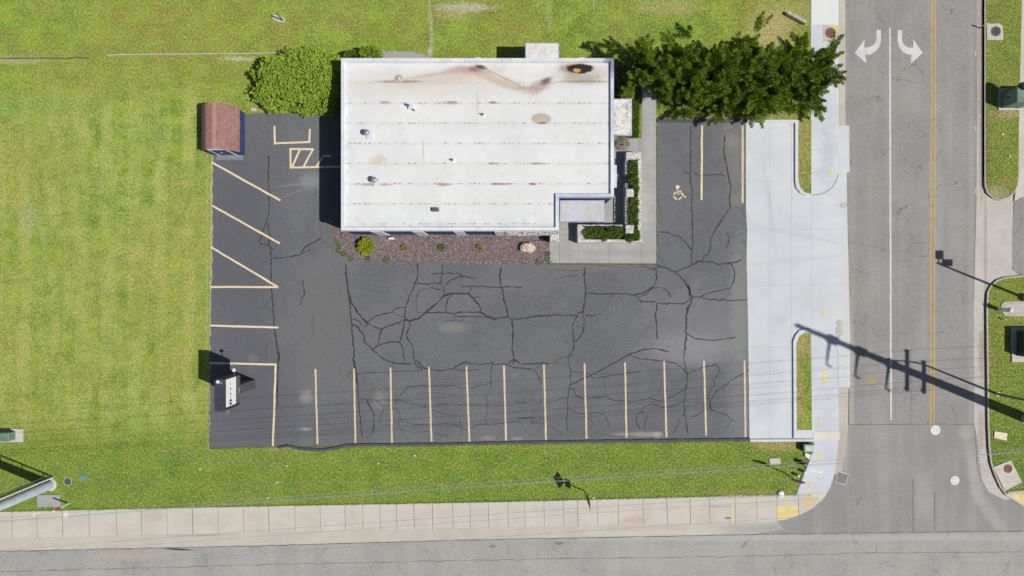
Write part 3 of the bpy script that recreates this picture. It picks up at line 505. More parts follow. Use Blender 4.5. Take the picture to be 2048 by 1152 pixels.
for y in (700, 736, 775, 818): jm.ribbon(WP([(1622, y), (1676, y)]), .022, .0285)
jm.ribbon(WP([(1623, 665), (1623, 860)]), .02, .0285).ribbon(WP(SW2[2:8]), .04, .029).build("joint", M['joint_pale'], sw2)
MB().ribbon(WP(SW1[3:]), .05, .029).build("joint_edge", M['joint'], sw1)
MB().ribbon(WP([(1625, 905), (1673, 920)]), .025, .0305).ribbon(WP([(1606, 948), (1664, 962)]), .025, .0305).ribbon(WP([(1594, 990), (1640, 1003)]), .02, .0305).build("joint", M['joint_pale'], sw3)
# utility paint marks
jm = MB().ribbon(WP([(1647, 740), (1648, 768)]), .14, .031).ribbon(WP([(1643, 757), (1661, 756)]), .14, .032).ribbon(WP([(1641, 838), (1640, 851)]), .16, .031)
jm.ribbon(WP([(1646, 618), (1649, 625), (1646, 634)]), .12, .031).ribbon(WP([(1661, 336), (1661, 352)]), .1, .031); jm.build("paint_mark", M['p_mark'], sw2)
MB().ribbon(WP([(1638, 906), (1638, 922)]), .16, .034).ribbon(WP([(1622, 964), (1618, 976)]), .16, .034).build("paint_mark", M['p_mark'], sw3)
MB().ribbon(WP([(1621, 935), (1625, 941), (1643, 945)]), .1, .034).ribbon(WP([(1640, 939), (1645, 943), (1640, 948)]), .1, .0345).build("chalk_mark", M['white'], sw3)
MB().ribbon(WP([(1464, 1002), (1465, 1047)]), .09, .028).ribbon(WP([(1570, 994), (1570, 1003)]), .12, .028).build("paint_mark", M['p_mark'], sw4)
MB().ribbon(WP([(1967 + 3.3 * math.cos(a * .7), 905 + 3.3 * math.sin(a * .7)) for a in range(10)]), .04, -.115).ribbon(WP([(1958, 912), (1967, 913)]), .04, -.115).ribbon(WP([(1960, 926), (1968, 926), (1961, 917), (1968, 917)]), .04, -.115).build("paint_mark", M['white'], road)
MB().ribbon(WP([(1740, 748), (1744, 760), (1738, 757)]), .05, -.112).ribbon(WP([(1740, 764), (1753, 765)]), .05, -.112).build("paint_mark", M['p_yellow'], road)
# patio and gravel
patio = struct(sheet("patio", [(1283, 150), (1312, 150), (1312.5, 527), (1099, 526), (1099, 455), (1120, 380), (1200, 300), (1200, 277), (1283, 277)], .03, M['patio'], -.02))
jm = MB()
for a, b in [((1283, 330), (1312, 330)), ((1283, 384), (1312, 384)), ((1283, 448), (1312, 448)), ((1283, 487), (1283, 526)), ((1218, 487), (1218, 526)), ((1156, 487), (1156, 526)), ((1119, 487), (1119, 526)), ((1278, 277), (1278, 303)), ((1119, 458), (1156, 458)), ((1119, 469), (1156, 469)), ((1283, 240), (1312, 240)), ((1283, 480), (1283, 277))]:
    jm.ribbon(WP([a, b]), .025, .034)
jm.build("joint", M['joint'], patio)
GRAVEL = [(668, 464), (669, 486), (675, 502), (689, 515), (710, 519.6), (786, 523), (860, 522), (949, 527), (1025, 528), (1099, 528), (1099, 466), (720, 440), (656, 452)]
gravel = struct(sheet("gravel_bed", GRAVEL, .035, M['gravel'], -.02, .03, .2, skip=(10, 11)))
struct(sheet("back_slab", [(762, 104), (826, 103), (845, 108), (870, 118), (870, 160), (740, 160), (745, 112)], .03, conc("back_slab_concrete", (176, 172, 166), (160, 156, 150)), 0, .02, .3))
# paint on the lot
def line(x0, y0, x1, y1, w=.135, m='p_tan', z=.0185, par=None, name="parking_line"):
    p = wob(WP([(x0, y0), (x1, y1)]), .006, .5); return MB().ribbon(p, w, z, jit=.06).build(name, M[m], par or lot)
for i, L in enumerate([(631, 738, 635, 888), (708, 737, 711, 889), (781, 735, 784, 887), (858, 734, 863, 883), (933, 732, 939, 883), (1008, 731, 1012, 881), (1088, 729, 1092, 880), (1169, 727, 1173, 877), (1250, 725, 1253, 875), (1328, 723, 1333, 874.5), (1408, 722, 1412, 871), (1489, 721, 1491, 874)]): line(*L, m='p_cream', w=.125)
for L in [(424, 325, 561, 401), (424, 411, 560, 487), (422, 494, 556, 574), (421, 574, 557, 574.3), (420, 651, 557, 655), (419, 726, 553, 729), (551.5, 729, 546, 892), (549, 252, 550, 289), (550, 286.5, 619, 284), (620, 258, 618.5, 286), (581, 297, 581.5, 337), (580, 298, 628, 298.4), (581, 335, 684, 333.2), (600, 299, 585, 333), (626.5, 298, 607.5, 333), (647, 312, 633, 333), (645, 312, 662.5, 312)]:
    line(*L, z=.0185 + random.uniform(0, .004))
line(1404, 251, 1403, 400); line(1485, 251, 1485, 406, m='p_cream')
sy = MB(); c = lambda x, y: (1340 + x / 23.05, 360 + y / 23.05)
sy.prism(WP([c(348 + 88 * math.cos(a), 325 + 88 * math.sin(a)) for a in np.linspace(0, 6.28, 17)[:-1]]), None, .019)
arc = lambda a0, a1: [c(355 + 175 * math.cos(math.radians(a)), 715 + 175 * math.sin(math.radians(a))) for a in np.linspace(a0, a1, 7)]
for p, wd_ in [([c(340, 405), c(340, 458)], 62), ([c(345, 490), c(345, 625)], 62), ([c(320, 628), c(440, 628)], 62), ([c(410, 520), c(525, 525)], 62), ([c(480, 610), c(560, 620), c(650, 820)], 70), ([c(620, 815), c(735, 765)], 62), (arc(190, 245), 62), (arc(100, 170), 62), (arc(20, 82), 62)]:
    sy.ribbon(WP(p), wd_ / 23.05 * S, .019)
sy.build("accessible_symbol", M['p_tan'], lot)
# road paint
c = lambda x, y: (1640 + x / 5.01, y / 5.01)
for pl in ([(618, 295), (620, 400), (605, 460), (565, 510), (520, 540), (460, 542), (475, 630), (355, 527), (457, 385), (452, 470), (490, 470), (540, 450), (568, 415), (575, 370), (575, 295)], [(787, 295), (787, 400), (800, 460), (840, 515), (890, 540), (925, 540), (920, 628), (1040, 525), (943, 385), (943, 470), (915, 475), (870, 460), (838, 420), (830, 380), (830, 295)]):
    MB().prism(WP([c(*p) for p in pl]), None, -.115).build("turn_arrow", M['p_white'], road)
line(1781.5, 54, 1784, 841, .12, 'p_white', -.115, road, "lane_line")
for dx in (0, 7.2): MB().ribbon(wob(WP([(1866.5 + dx, -300), (1863.8 + dx, 460), (1863 + dx * .95, 855)]), .006, 1), .095, -.115, jit=.05).build("centre_line", M['p_yellow'], road)
for y in (106, 256, 382): line(1953.5, y - 5, 1953.5, y + 5, .05, 'p_white', -.112, road, "gutter_tick")
# pavement seams
MB().ribbon(wob(WP([(0, 1145), (512, 1131), (1000, 1121), (1512, 1113), (1750, 1107.5), (2048, 1105)]), .02, .6), .04, -.115, jit=.5).ribbon(wob(WP([(1755, 1094), (1755, 1106)]), .02, .2), .05, -.114).ribbon(wob(WP([(-50, 1105), (512, 1093.3), (900, 1082.3), (1512, 1070.3), (2048, 1063.3)]), .015, .5), .05, -.1145, jit=.5).build("seam", M['seam'], street)
MB().ribbon(wob(WP([(1699, 850), (1950, 849)]), .015, .5), .05, -.114, jit=.4).ribbon(wob(WP([(1828, 960), (1829.5, 1065)]), .02, .5), .045, -.114, jit=.4).ribbon(wob(WP([(1871, 985), (1872, 1063)]), .02, .5), .025, -.114, jit=.4).ribbon(wob(WP([(1825, 700), (1824, 850)]), .03, .4), .02, -.114, jit=.4).ribbon(wob(WP([(1952, 860), (1958, 940), (1965, 965)]), .01, .5), .02, -.114).ribbon(wob(WP([(1724, 992), (1714, 1014)]), .03, .2), .018, -.114).build("seam", M['seam'], road)
# crack sealing on the lot
ck = []
A = lambda p: [(1060 + x / 4.655, 520 + y / 4.655) for x, y in p]
B = lambda p: [(1060 + x / 4.655, 690 + y / 4.655) for x, y in p]
Cc = lambda p: [(680 + x / 5.12, 720 + y / 5.12) for x, y in p]
D = lambda p: [(680 + x / 4.431, 520 + y / 4.431) for x, y in p]
E = lambda p: [(480 + x / 3.389, 400 + y / 3.389) for x, y in p]
F = lambda p: [(1300 + x / 5.762, 340 + y / 5.762) for x, y in p]
ck += [(A(p), w) for p, w in [
    ([(520, 70), (508, 90), (508, 200), (520, 300), (505, 420), (495, 500), (505, 580), (500, 640), (470, 710), (415, 770), (405, 838)], 1.2), ([(520, 70), (470, 98), (230, 96)], .6), ([(210, 178), (300, 160), (440, 142)], .5),
    ([(0, 530), (80, 520), (240, 512), (430, 518)], 1), ([(510, 512), (600, 518), (650, 505)], .8), ([(500, 478), (455, 490), (430, 530), (400, 600), (400, 680), (408, 770)], 1), ([(445, 610), (495, 635)], .6),
    ([(525, 308), (640, 318), (860, 315), (970, 328), (1100, 290), (1160, 230), (1180, 180), (1172, 85)], 1.2), ([(1010, 345), (1080, 320), (1140, 262), (1190, 255), (1250, 262), (1295, 310), (1307, 350)], .9),
    ([(980, 330), (1035, 388), (1150, 388), (1185, 405), (1440, 405), (1480, 375), (1490, 330)], 1.1), ([(1185, 405), (1170, 500), (1185, 740)], 1.2), ([(735, 350), (760, 328), (800, 322), (765, 345)], .6),
    ([(1180, 45), (1270, 72), (1350, 115), (1440, 200), (1490, 290), (1505, 345), (1500, 400), (1465, 450), (1455, 540), (1450, 660), (1460, 690), (1450, 740), (1440, 838)], 1.6), ([(1350, 112), (1480, 62), (1570, 15), (1690, 14), (1750, 42), (1870, 30), (1970, 0)], 1.4),
    ([(1870, 30), (1895, 80), (1905, 140), (1895, 210), (1860, 260), (1700, 300), (1590, 338)], 1.1), ([(1505, 342), (1580, 345), (1650, 368), (1800, 370), (1850, 378), (2030, 370)], 1.1), ([(1455, 685), (1530, 730), (1650, 748), (1740, 745), (1915, 718)], 1),
    ([(1080, 60), (1130, 85), (1180, 95)], .8), ([(600, 45), (700, 60), (900, 75), (1080, 60)], .5), ([(1470, 230), (1485, 290), (1470, 330)], .9)]]
ck += [(B(p), w * .76) for p, w in [
    ([(405, 0), (400, 60), (350, 110), (380, 240), (372, 370), (352, 520), (345, 640), (350, 800)], 1), ([(0, 178), (210, 172), (250, 140), (355, 100), (405, 96)], .8), ([(210, 172), (300, 172), (345, 185)], .6), ([(0, 228), (40, 230), (110, 350)], .9), ([(40, 230), (100, 182)], .8),
    ([(380, 370), (470, 325), (570, 280), (760, 180), (920, 92), (1060, 40), (1160, 32), (1290, 62)], 1.5), ([(930, 88), (1010, 130), (1140, 142), (1250, 155), (1350, 165), (1410, 205), (1465, 272)], 1.3), ([(385, 250), (530, 262), (590, 310), (760, 285), (1020, 248)], 1),
    ([(1440, 0), (1430, 150), (1465, 272), (1455, 400), (1435, 520), (1440, 640), (1455, 700), (1470, 830)], 1.4), ([(1465, 272), (1530, 240), (1650, 195), (1730, 178), (1760, 220), (1760, 270), (1710, 320), (1720, 370), (1670, 430), (1655, 480), (1675, 530), (1670, 590)], 1.2),
    ([(2040, 225), (1960, 280), (1870, 330), (1800, 390), (1740, 420), (1690, 500), (1680, 540), (1685, 600)], 1.2), ([(1500, 672), (1560, 650), (1620, 605), (1690, 600), (1760, 630), (1830, 650), (1865, 690), (1920, 715)], 1.1), ([(1865, 690), (1860, 730), (1830, 765)], .7),
    ([(400, 400), (420, 460), (480, 500), (600, 490), (700, 480), (790, 520), (960, 525), (1060, 510), (1110, 492), (1210, 522), (1340, 475), (1400, 430), (1450, 408)], 1.1), ([(1435, 520), (1350, 560), (1250, 580), (1140, 552), (1070, 570), (1030, 610)], 1.1), ([(1430, 520), (1540, 535), (1660, 542)], .8),
    ([(1040, 620), (1000, 640), (985, 690), (1000, 740), (1025, 780)], 1.2), ([(1040, 610), (1085, 640), (1095, 680), (1050, 770)], .8), ([(1040, 625), (1070, 690), (1065, 760), (1075, 800)], .8), ([(1440, 635), (1390, 680), (1365, 770), (1330, 830)], .9),
    ([(355, 600), (450, 640), (530, 640), (600, 628), (680, 640), (720, 700), (745, 780)], .9), ([(500, 655), (590, 715), (590, 750), (560, 765)], .8), ([(560, 765), (480, 840)], .5), ([(0, 720), (100, 722), (180, 760), (270, 800), (300, 850)], .8), ([(40, 540), (120, 522), (200, 522), (340, 490)], .7), ([(690, 290), (700, 400), (705, 480)], .4), ([(0, 680), (40, 680)], .8), ([(85, 675), (180, 678)], .7)]]
ck += [(Cc(p), w * .74) for p, w in [
    ([(135, 0), (150, 80), (170, 150), (185, 250), (190, 400), (205, 560), (215, 680), (230, 775)], 1.3), ([(155, 0), (165, 100)], .9), ([(60, 150), (130, 120)], .8), ([(60, 150), (135, 200)], .8), ([(170, 145), (300, 128), (520, 120), (760, 112), (850, 98)], 1), ([(460, 0), (600, 40), (735, 42)], 1),
    ([(755, 0), (800, 60), (850, 98)], 1), ([(775, 0), (830, 50), (850, 80), (900, 95), (1050, 105), (1160, 92), (1250, 108), (1435, 98)], 1.1), ([(1160, 92), (1200, 55), (1280, 28), (1440, 46), (1570, 28), (1570, 42), (1680, 40), (1780, 75), (1990, 98)], 1.3), ([(1565, 30), (1545, 150), (1545, 280)], 1.1), ([(1590, 60), (1650, 40)], .7), ([(1780, 0), (1840, 40), (1940, 42), (2048, 38)], 1), ([(1990, 98), (2035, 60)], .9), ([(1990, 98), (2045, 185)], .9), ([(1730, 35), (1760, 0)], .8),
    ([(610, 380), (650, 320), (700, 275), (800, 262), (950, 268), (1160, 265), (1250, 290), (1330, 295), (1400, 265), (1540, 240)], 1), ([(800, 370), (860, 332), (960, 335), (1100, 352), (1200, 358)], .5), ([(210, 395), (270, 405), (400, 410), (610, 405)], .9), ([(610, 405), (700, 445), (820, 460), (960, 460), (1140, 452), (1300, 465), (1500, 462), (1720, 465), (1830, 430), (1940, 442)], 1), ([(840, 470), (950, 520), (1060, 550), (1225, 582), (1240, 680), (1245, 770)], 1),
    ([(275, 410), (310, 490), (345, 560), (348, 640), (350, 700), (310, 765)], 1.1), ([(345, 640), (330, 740), (285, 780), (280, 820), (320, 850)], .6), ([(380, 420), (430, 465), (445, 520), (400, 610), (410, 650), (480, 670), (570, 650), (620, 610), (610, 540), (570, 500), (520, 480), (430, 465)], .9), ([(610, 620), (700, 640), (760, 660), (920, 665), (1080, 655), (1190, 662), (1230, 690), (1290, 712), (1350, 690), (1400, 660), (1500, 655), (1540, 668), (1700, 640), (1840, 630)], 1), ([(600, 620), (600, 680), (640, 720), (740, 745), (900, 728), (980, 755), (1060, 762), (1100, 780)], .7),
    ([(1490, 380), (1510, 440), (1515, 500), (1485, 600), (1500, 660)], .9), ([(1540, 280), (1520, 370), (1480, 380)], .5), ([(1820, 595), (1990, 595)], 1.1), ([(1810, 590), (1860, 660), (1905, 740)], .5), ([(1905, 740), (1955, 645), (2048, 645)], .6), ([(560, 445), (610, 400)], .8), ([(115, 370), (135, 340)], .8)]]
ck += [(D(p), w) for p, w in [
    ([(52, 35), (60, 180), (80, 320), (100, 520), (115, 700), (128, 800), (120, 880), (140, 960), (150, 1080)], 1.2), ([(75, 290), (110, 390), (160, 470), (240, 560)], 1.5), ([(110, 520), (160, 540), (200, 580), (235, 590), (240, 560)], .9), ([(110, 565), (160, 600), (210, 660), (220, 730), (290, 795), (370, 870), (430, 895), (520, 918), (630, 920)], 1.1),
    ([(240, 550), (330, 495), (400, 475), (465, 462)], 1), ([(465, 462), (490, 430), (530, 418), (570, 425), (582, 440)], .8), ([(465, 462), (500, 485), (540, 498), (575, 498)], .7), ([(345, 490), (345, 540)], .4), ([(240, 560), (300, 590), (370, 615), (420, 585), (500, 565), (575, 528)], 1.1), ([(370, 615), (350, 670), (338, 750)], 1), ([(290, 795), (340, 755), (440, 728), (530, 725), (545, 690), (560, 610), (575, 528)], 1.1), ([(530, 725), (560, 790), (572, 910)], .9), ([(190, 715), (215, 740)], .7),
    ([(688, 30), (690, 150), (660, 210), (650, 260), (615, 320), (595, 390), (580, 440), (575, 528)], 1.1), ([(575, 528), (620, 540), (680, 525), (740, 485), (790, 440), (870, 370), (910, 320), (960, 305), (1000, 297), (1135, 297), (1180, 340), (1250, 430), (1245, 462), (1300, 500), (1370, 522), (1440, 510), (1490, 500)], 1.5), ([(670, 203), (760, 212), (860, 205), (885, 208)], .9), ([(905, 40), (900, 120), (895, 200), (915, 270), (930, 300)], .9), ([(815, 128), (900, 115), (1060, 120), (1095, 150), (1200, 162)], .9), ([(1095, 152), (1030, 155), (970, 185), (935, 225)], .9), ([(810, 240), (860, 262), (895, 262)], .9), ([(810, 245), (740, 260), (690, 290), (675, 340), (675, 440), (700, 465), (770, 468)], .7),
    ([(770, 465), (860, 465), (1020, 475), (1060, 462), (1245, 462)], 1), ([(1000, 300), (960, 340), (942, 400), (940, 465)], .9), ([(1135, 295), (1170, 238)], .9), ([(1075, 238), (1170, 235), (1260, 235), (1370, 245), (1440, 238), (1615, 240)], 1), ([(1180, 335), (1250, 325)], 1), ([(1430, 60), (1415, 140), (1420, 200), (1440, 250), (1460, 370), (1490, 495), (1525, 540), (1535, 640), (1530, 760), (1540, 870), (1540, 930)], 1.3), ([(1525, 525), (1620, 520), (1740, 497), (1861, 490)], 1), ([(1030, 500), (1170, 502), (1300, 510)], .9), ([(930, 545), (1000, 535), (1080, 540), (1110, 515)], .7), ([(1015, 480), (1015, 535)], .5),
    ([(620, 545), (620, 600), (590, 650), (600, 700), (650, 770), (655, 880)], 1), ([(655, 885), (700, 900), (740, 955), (790, 970)], 1), ([(655, 905), (690, 950), (730, 970)], .9), ([(1490, 920), (1540, 875), (1600, 920), (1760, 915), (1861, 918)], 1)]]
ck += [(E(p), w) for p, w in [
    ([(195, -300), (192, -120), (200, 0), (195, 100), (160, 200), (130, 290), (200, 315), (230, 340)], .9), ([(190, 160), (205, 240), (195, 300), (210, 330), (212, 560), (225, 760), (240, 920), (262, 1040), (258, 1150), (256, 1400)], 1.1), ([(155, 428), (200, 400)], .5), ([(225, 395), (340, 388), (410, 370), (475, 335)], .9), ([(410, 365), (440, 320), (545, 262)], 1), ([(545, 262), (640, 335)], .5), ([(425, 538), (430, 600), (438, 640), (415, 680), (415, 715)], .8), ([(90, 748), (150, 725), (205, 678)], .7), ([(165, 720), (220, 755)], .7), ([(235, 955), (190, 970), (172, 1000), (180, 1100)], .7), ([(495, 780), (497, 920)], .5), ([(545, 160), (545, 260)], .4), ([(245, 1030), (268, 1040), (262, 1100)], 1)]]
ck += [(F(p), w) for p, w in [
    ([(470, -520), (465, -300), (470, 0), (465, 130), (485, 230), (478, 450), (492, 660), (485, 880), (478, 1000), (478, 1100)], 1), ([(380, 0), (410, 30), (470, 40)], .8), ([(510, 45), (570, 62), (720, 55), (830, 48), (860, 75)], 1), ([(860, -400), (850, -200), (900, 60), (930, 200), (915, 330), (920, 430), (830, 570), (760, 670), (700, 790), (700, 880), (670, 970), (630, 990), (600, 1050)], 1.1), ([(100, 715), (200, 720), (350, 780), (430, 860), (490, 935)], 1), ([(875, 715), (910, 760), (905, 840), (870, 915)], .9), ([(90, 990), (130, 1030), (140, 1070)], .7), ([(0, 1140), (120, 1115), (240, 1150)], .9), ([(990, 430), (1040, 450), (1100, 500)], .4)]]
m1 = MB()
for k, (p, w) in enumerate(ck):
    q = wob(WP(p), .012 + .008 * w, .16); m1.ribbon(q, [.076 * w * random.uniform(.6, 1.35) for _ in q], .0155 + (k % 7) * .0004, 0 if w >= .75 else 1, jit=.25)
m1.build("crack_sealing", [M['tar'], M['tar2']], lot)
m1 = MB().ribbon(wob(WP([(424, 308), (424, 420), (425, 470), (421, 600), (419, 740), (418, 898)]), .035, .22), .075, .0165, jit=.6); m1.build("edge_soil", simple("dry_edge_soil", (206, 196, 158), (164, 158, 104), 5), lot)
# sealed kerbs at the lot edges
KL = [(557, 897), (576, 893.5), (602.6, 900), (644, 902), (673, 898.5), (693, 894), (712, 892), (900, 890), (1060, 886.5), (1494, 881), (1499, 880)]
KU = [(557, 893.5), (576, 888.5), (602.6, 895), (644, 897), (673, 893), (693, 888.5), (712, 887), (900, 885.5), (1060, 881.5), (1494, 876), (1499, 875)]
segs = [0, 2, 4, 6, 7, 8, 10]
for a, b in zip(segs[:-1], segs[1:]):
    top = wob(WP(KU[a:b + 1]), .012, .5); bot = wob(WP(KL[a:b + 1]), .012, .5)
    top[-1] = (top[-1][0] - .03, top[-1][1]); bot[-1] = (bot[-1][0] - .03, bot[-1][1])
    MB().prism(top + bot[::-1], 0, .13 + random.uniform(-.015, .015)).build("kerb", M['kerb_black'], lot)
for a, b in ((1314, 1385), (1385.8, 1441), (1441.8, 1491)): MB().prism(WP([(a, 238.5), (b, 239), (b, 245), (a, 244.5)]), 0, .12).build("kerb", M['kerb_black'], lot)

# ------------------------------------------------------------------ grass blades, stones
def inside(px, py, poly):
    r = np.zeros(len(px), bool); n = len(poly)
    for i in range(n):
        x0, y0 = poly[i]; x1, y1 = poly[(i + 1) % n]
        if y0 == y1: continue
        cnd = ((y0 > py) != (y1 > py)) & (px < (x1 - x0) * (py - y0) / (y1 - y0) + x0); r ^= cnd
    return r
def cards(name, P, Dv, L, Wd, mat, parent=None, tri=False):
    """many small leaf shaped faces: P base points, Dv directions, L lengths, Wd widths"""
    n = len(P); Dv = Dv / np.maximum(np.linalg.norm(Dv, axis=1, keepdims=True), 1e-6)
    R = rng.normal(size=(n, 3)); Sd = np.cross(Dv, R); Sd /= np.maximum(np.linalg.norm(Sd, axis=1, keepdims=True), 1e-6)
    L = np.broadcast_to(L, n)[:, None]; Wd = np.broadcast_to(Wd, n)[:, None]
    if tri: V = np.stack([P - Sd * Wd / 2, P + Sd * Wd / 2, P + Dv * L], 1); k = 3
    else:
        mid = P + Dv * L * .5; V = np.stack([P, mid - Sd * Wd / 2, P + Dv * L, mid + Sd * Wd / 2], 1); k = 4
    loc = np.array(parent_loc(parent)); V = (V.reshape(-1, 3) - loc).astype(np.float32)
    me = bpy.data.meshes.new(name); me.vertices.add(n * k); me.vertices.foreach_set("co", V.ravel())
    me.loops.add(n * k); me.loops.foreach_set("vertex_index", np.arange(n * k, dtype=np.int32))
    me.polygons.add(n); me.polygons.foreach_set("loop_start", np.arange(0, n * k, k, dtype=np.int32)); me.polygons.foreach_set("loop_total", np.full(n, k, np.int32))
    me.materials.append(mat); me.update(calc_edges=True)
    o = bpy.data.objects.new(name, me); C.objects.link(o)
    if parent is not None: o.parent = parent
    return o
N = 420000
px = rng.uniform(-40, 2090, N); py = rng.uniform(-40, 1120, N)
ok = inside(px, py, LAWN)
for q in (LOT, DRIVE, SW1, SW2, fan, SWB, GRAVEL, [(1283, 150), (1312, 150), (1312.5, 527), (1099, 526), (1099, 277), (1283, 277)], [(708, 151), (1213, 151), (1213, 409), (1112, 409), (1112, 471), (708, 471)], [(425, 226), (490, 226), (490, 310), (425, 310)], [(750, 104), (850, 104), (870, 160), (740, 160)]):
    ok &= ~inside(px, py, q)
isl = inside(px, py, [(1594, 241), (1621.5, 241), (1621.5, 389), (1599.6, 377)]) | inside(px, py, [(1592, 686), (1606, 665), (1620, 665), (1622, 858), (1593, 858)])
ve = inside(px, py, E1) | inside(px, py, E2)
ok |= isl | (ve & ~inside(px, py, [(1983, 934), (2021, 918), (2046, 964), (2009, 983)]) & ~inside(px, py, [(2001, 602), (2100, 602), (2100, 633), (2001, 633)]))
# extra fringe along ragged edges
fr = []
for a, b, n_ in [((420, 310), (418, 895), 2600), ((420, 897), (560, 894), 700), ((560, 899), (700, 897), 700), ((700, 894), (1495, 883), 1500), ((0, 1023), (400, 1014), 1500), ((400, 1014), (900, 1005), 2000), ((900, 1005), (1594, 989), 2600), ((1314, 250), (1314, 530), 1100), ((1099, 528), (1312, 529), 900), ((669, 486), (700, 520), 500), ((655, 452), (680, 464), 300), ((560, 894), (700, 893), 700), ((1594, 985), (1628, 885), 500), ((490, 227), (640, 226), 300), ((1595, 250), (1595, 370), 300), ((1094, 505), (1100, 527), 150)]:
    t = rng.uniform(0, 1, n_); fr.append(np.stack([a[0] + (b[0] - a[0]) * t + rng.normal(0, 1.0, n_), a[1] + (b[1] - a[1]) * t + rng.normal(0, 1.0, n_)], 1))
fr = np.concatenate(fr); pz = np.where(isl[ok], .10, 0.0)
gx = np.concatenate([px[ok], fr[:, 0]]); gy = np.concatenate([py[ok], fr[:, 1]]); gz = np.concatenate([pz, np.full(len(fr), .015)])
n = len(gx); P = np.stack([(gx - 1024) * S, (576 - gy) * S, gz], 1); a = rng.uniform(0, 6.283, n); tl = rng.uniform(.25, 1.5, n)
Dv = np.stack([np.cos(a) * tl, np.sin(a) * tl, np.ones(n)], 1)
tag(cards("grass", P, Dv, rng.uniform(.05, .12, n), rng.uniform(.015, .035, n), M['blade'], tri=True), "short mown grass around the lot and kerbs", "grass", kind='stuff')
# gravel stones
N = 26000; px = rng.uniform(655, 1100, N); py = rng.uniform(455, 529, N); ok = inside(px, py, GRAVEL) & (py > 466); px = px[ok]; py = py[ok]; n = len(px)
r = rng.uniform(.02, .055, n); cx = (px - 1024) * S; cy = (576 - py) * S
base = np.array([(1, 0, 0), (0, 1, 0), (-1, 0, 0), (0, -1, 0), (0, 0, .7)]); V = base[None] * r[:, None, None] * rng.uniform(.6, 1.3, (n, 5, 1)) + np.stack([cx, cy, np.full(n, .03)], 1)[:, None]
fc = np.array([(0, 1, 4), (1, 2, 4), (2, 3, 4), (3, 0, 4)]); Fa = (fc[None] + (np.arange(n) * 5)[:, None, None]).reshape(-1, 3)
me = bpy.data.meshes.new("gravel"); me.from_pydata(V.reshape(-1, 3).tolist(), [], Fa.tolist()); me.materials.append(M['stone_s'])
o = bpy.data.objects.new("gravel", me); C.objects.link(o); tag(o, "loose maroon stones in the bed beside the south wall", "gravel", kind='stuff')

# ------------------------------------------------------------------ BUILDING
bx0, by0 = W(708, 151.5); bx1, by1 = W(1212.8, 471); nx, ny = W(1111.5, 409.3)
bld = thing("commercial_building", "single storey building with white flat roof, stained near its north edge, and navy walls", "building", ((bx0 + bx1) / 2, (by0 + by1) / 2, 0))
foot = [(bx0, by0), (bx1, by0), (bx1, ny), (nx, ny), (nx, by1), (bx0, by1)]
def inset(p, d):
    (x0, y0), (x1, y1) = (bx0 + d, by0 - d), (bx1 - d, by1 + d); return [(x0, y0), (x1, y0), (x1, ny + d), (nx - d, ny + d), (nx - d, by1 + d), (x0, by1 + d)]
w_ = MB(); fo = inset(foot, .06); n = 6
for i in range(6):
    a, b = fo[i], fo[(i + 1) % 6]; w_.add([(a[0], a[1], 0), (b[0], b[1], 0), (b[0], b[1], 3.5), (a[0], a[1], 3.5)], [(0, 1, 2, 3)])
w_.build("wall", M['navy'], bld)
MB().prism(inset(foot, .30), None, 3.62).build("roof", M['roof'], bld)
# parapet: sloped wrapped coping
pm = MB(); ro = [foot, inset(foot, .04), inset(foot, .24), inset(foot, .30)]; zs = [3.42, 3.8, 3.82, 3.60]
for k in range(3):
    for i in range(6):
        a, b = ro[k][i], ro[k][(i + 1) % 6]; c2, d2 = ro[k + 1][(i + 1) % 6], ro[k + 1][i]
        L = math.dist(a, b); m_ = max(1, int(L / .6)); lerp = lambda p, q, t: (p[0] + (q[0] - p[0]) * t, p[1] + (q[1] - p[1]) * t)
        for j in range(m_):
            p0, p1 = lerp(a, b, j / m_), lerp(a, b, (j + 1) / m_); q0, q1 = lerp(d2, c2, j / m_), lerp(d2, c2, (j + 1) / m_)
            pm.add([(*p0, zs[k]), (*p1, zs[k]), (*q1, zs[k + 1]), (*q0, zs[k + 1])], [(0, 1, 2, 3)])
for i in range(6):   # soffit under the coping
    a, b = foot[i], foot[(i + 1) % 6]; c2, d2 = fo[(i + 1) % 6], fo[i]; pm.add([(*a, 3.42), (*b, 3.42), (*c2, 3.42), (*d2, 3.42)], [(3, 2, 1, 0)])
pm.build("parapet", M['para'], bld)
for x0, x1 in ((761, 780), (838, 857), (915, 933), (991.5, 1009)):
    MB().box(W(x0, 0)[0], W(x1, 0)[0], by1 - .02, by1 + .07, .03, 3.41).build("pilaster", M['white'], bld)
sm = MB()     # stone veneer with relief
x0, x1 = W(1010, 0)[0], nx + .0
sm.box(x0, x1, by1 - .03, by1 + .07, .03, 3.40)
for _ in range(90):
    a = random.uniform(x0 + .15, x1 - .15); z = random.uniform(.1, 3.2); sm.box(a - random.uniform(.06, .14), a + random.uniform(.06, .14), by1 - random.uniform(.05, .08), by1, z, z + random.uniform(.08, .16), bev=.02)
sm.build("stone_facing", M['stone'], bld)
def canopy(label, x0, x1, y0, y1, h, mk):
    a, b = G(x0, y0, h); c2, d = G(x1, y1, h); m_ = MB().box(a, c2, b, d, h - .28, h, 1, .03); m_.box(min(a, c2) + .07, max(a, c2) - .07, min(b, d) + .07, max(b, d) - .07, h - .01, h + .004, 0)
    return m_.build("canopy", [M[mk], M['can_edge']], bld)
canopy("", 1050, 1118, 85, 119, 3.0, 'can_n'); canopy("", 1226, 1264, 197, 271, 2.8, 'can_e'); canopy("", 1119, 1209, 400, 443.5, 2.8, 'can_s')
a, b = G(1228, 330, 3.0); c2, d = G(1233.5, 375, 3.0); MB().box(a - .3, c2, b, d, 2.9, 3.0).build("ledge", M['trim'], bld)
dr = MB().box(nx + .0, nx - .02, 0, 0, 0, 0)
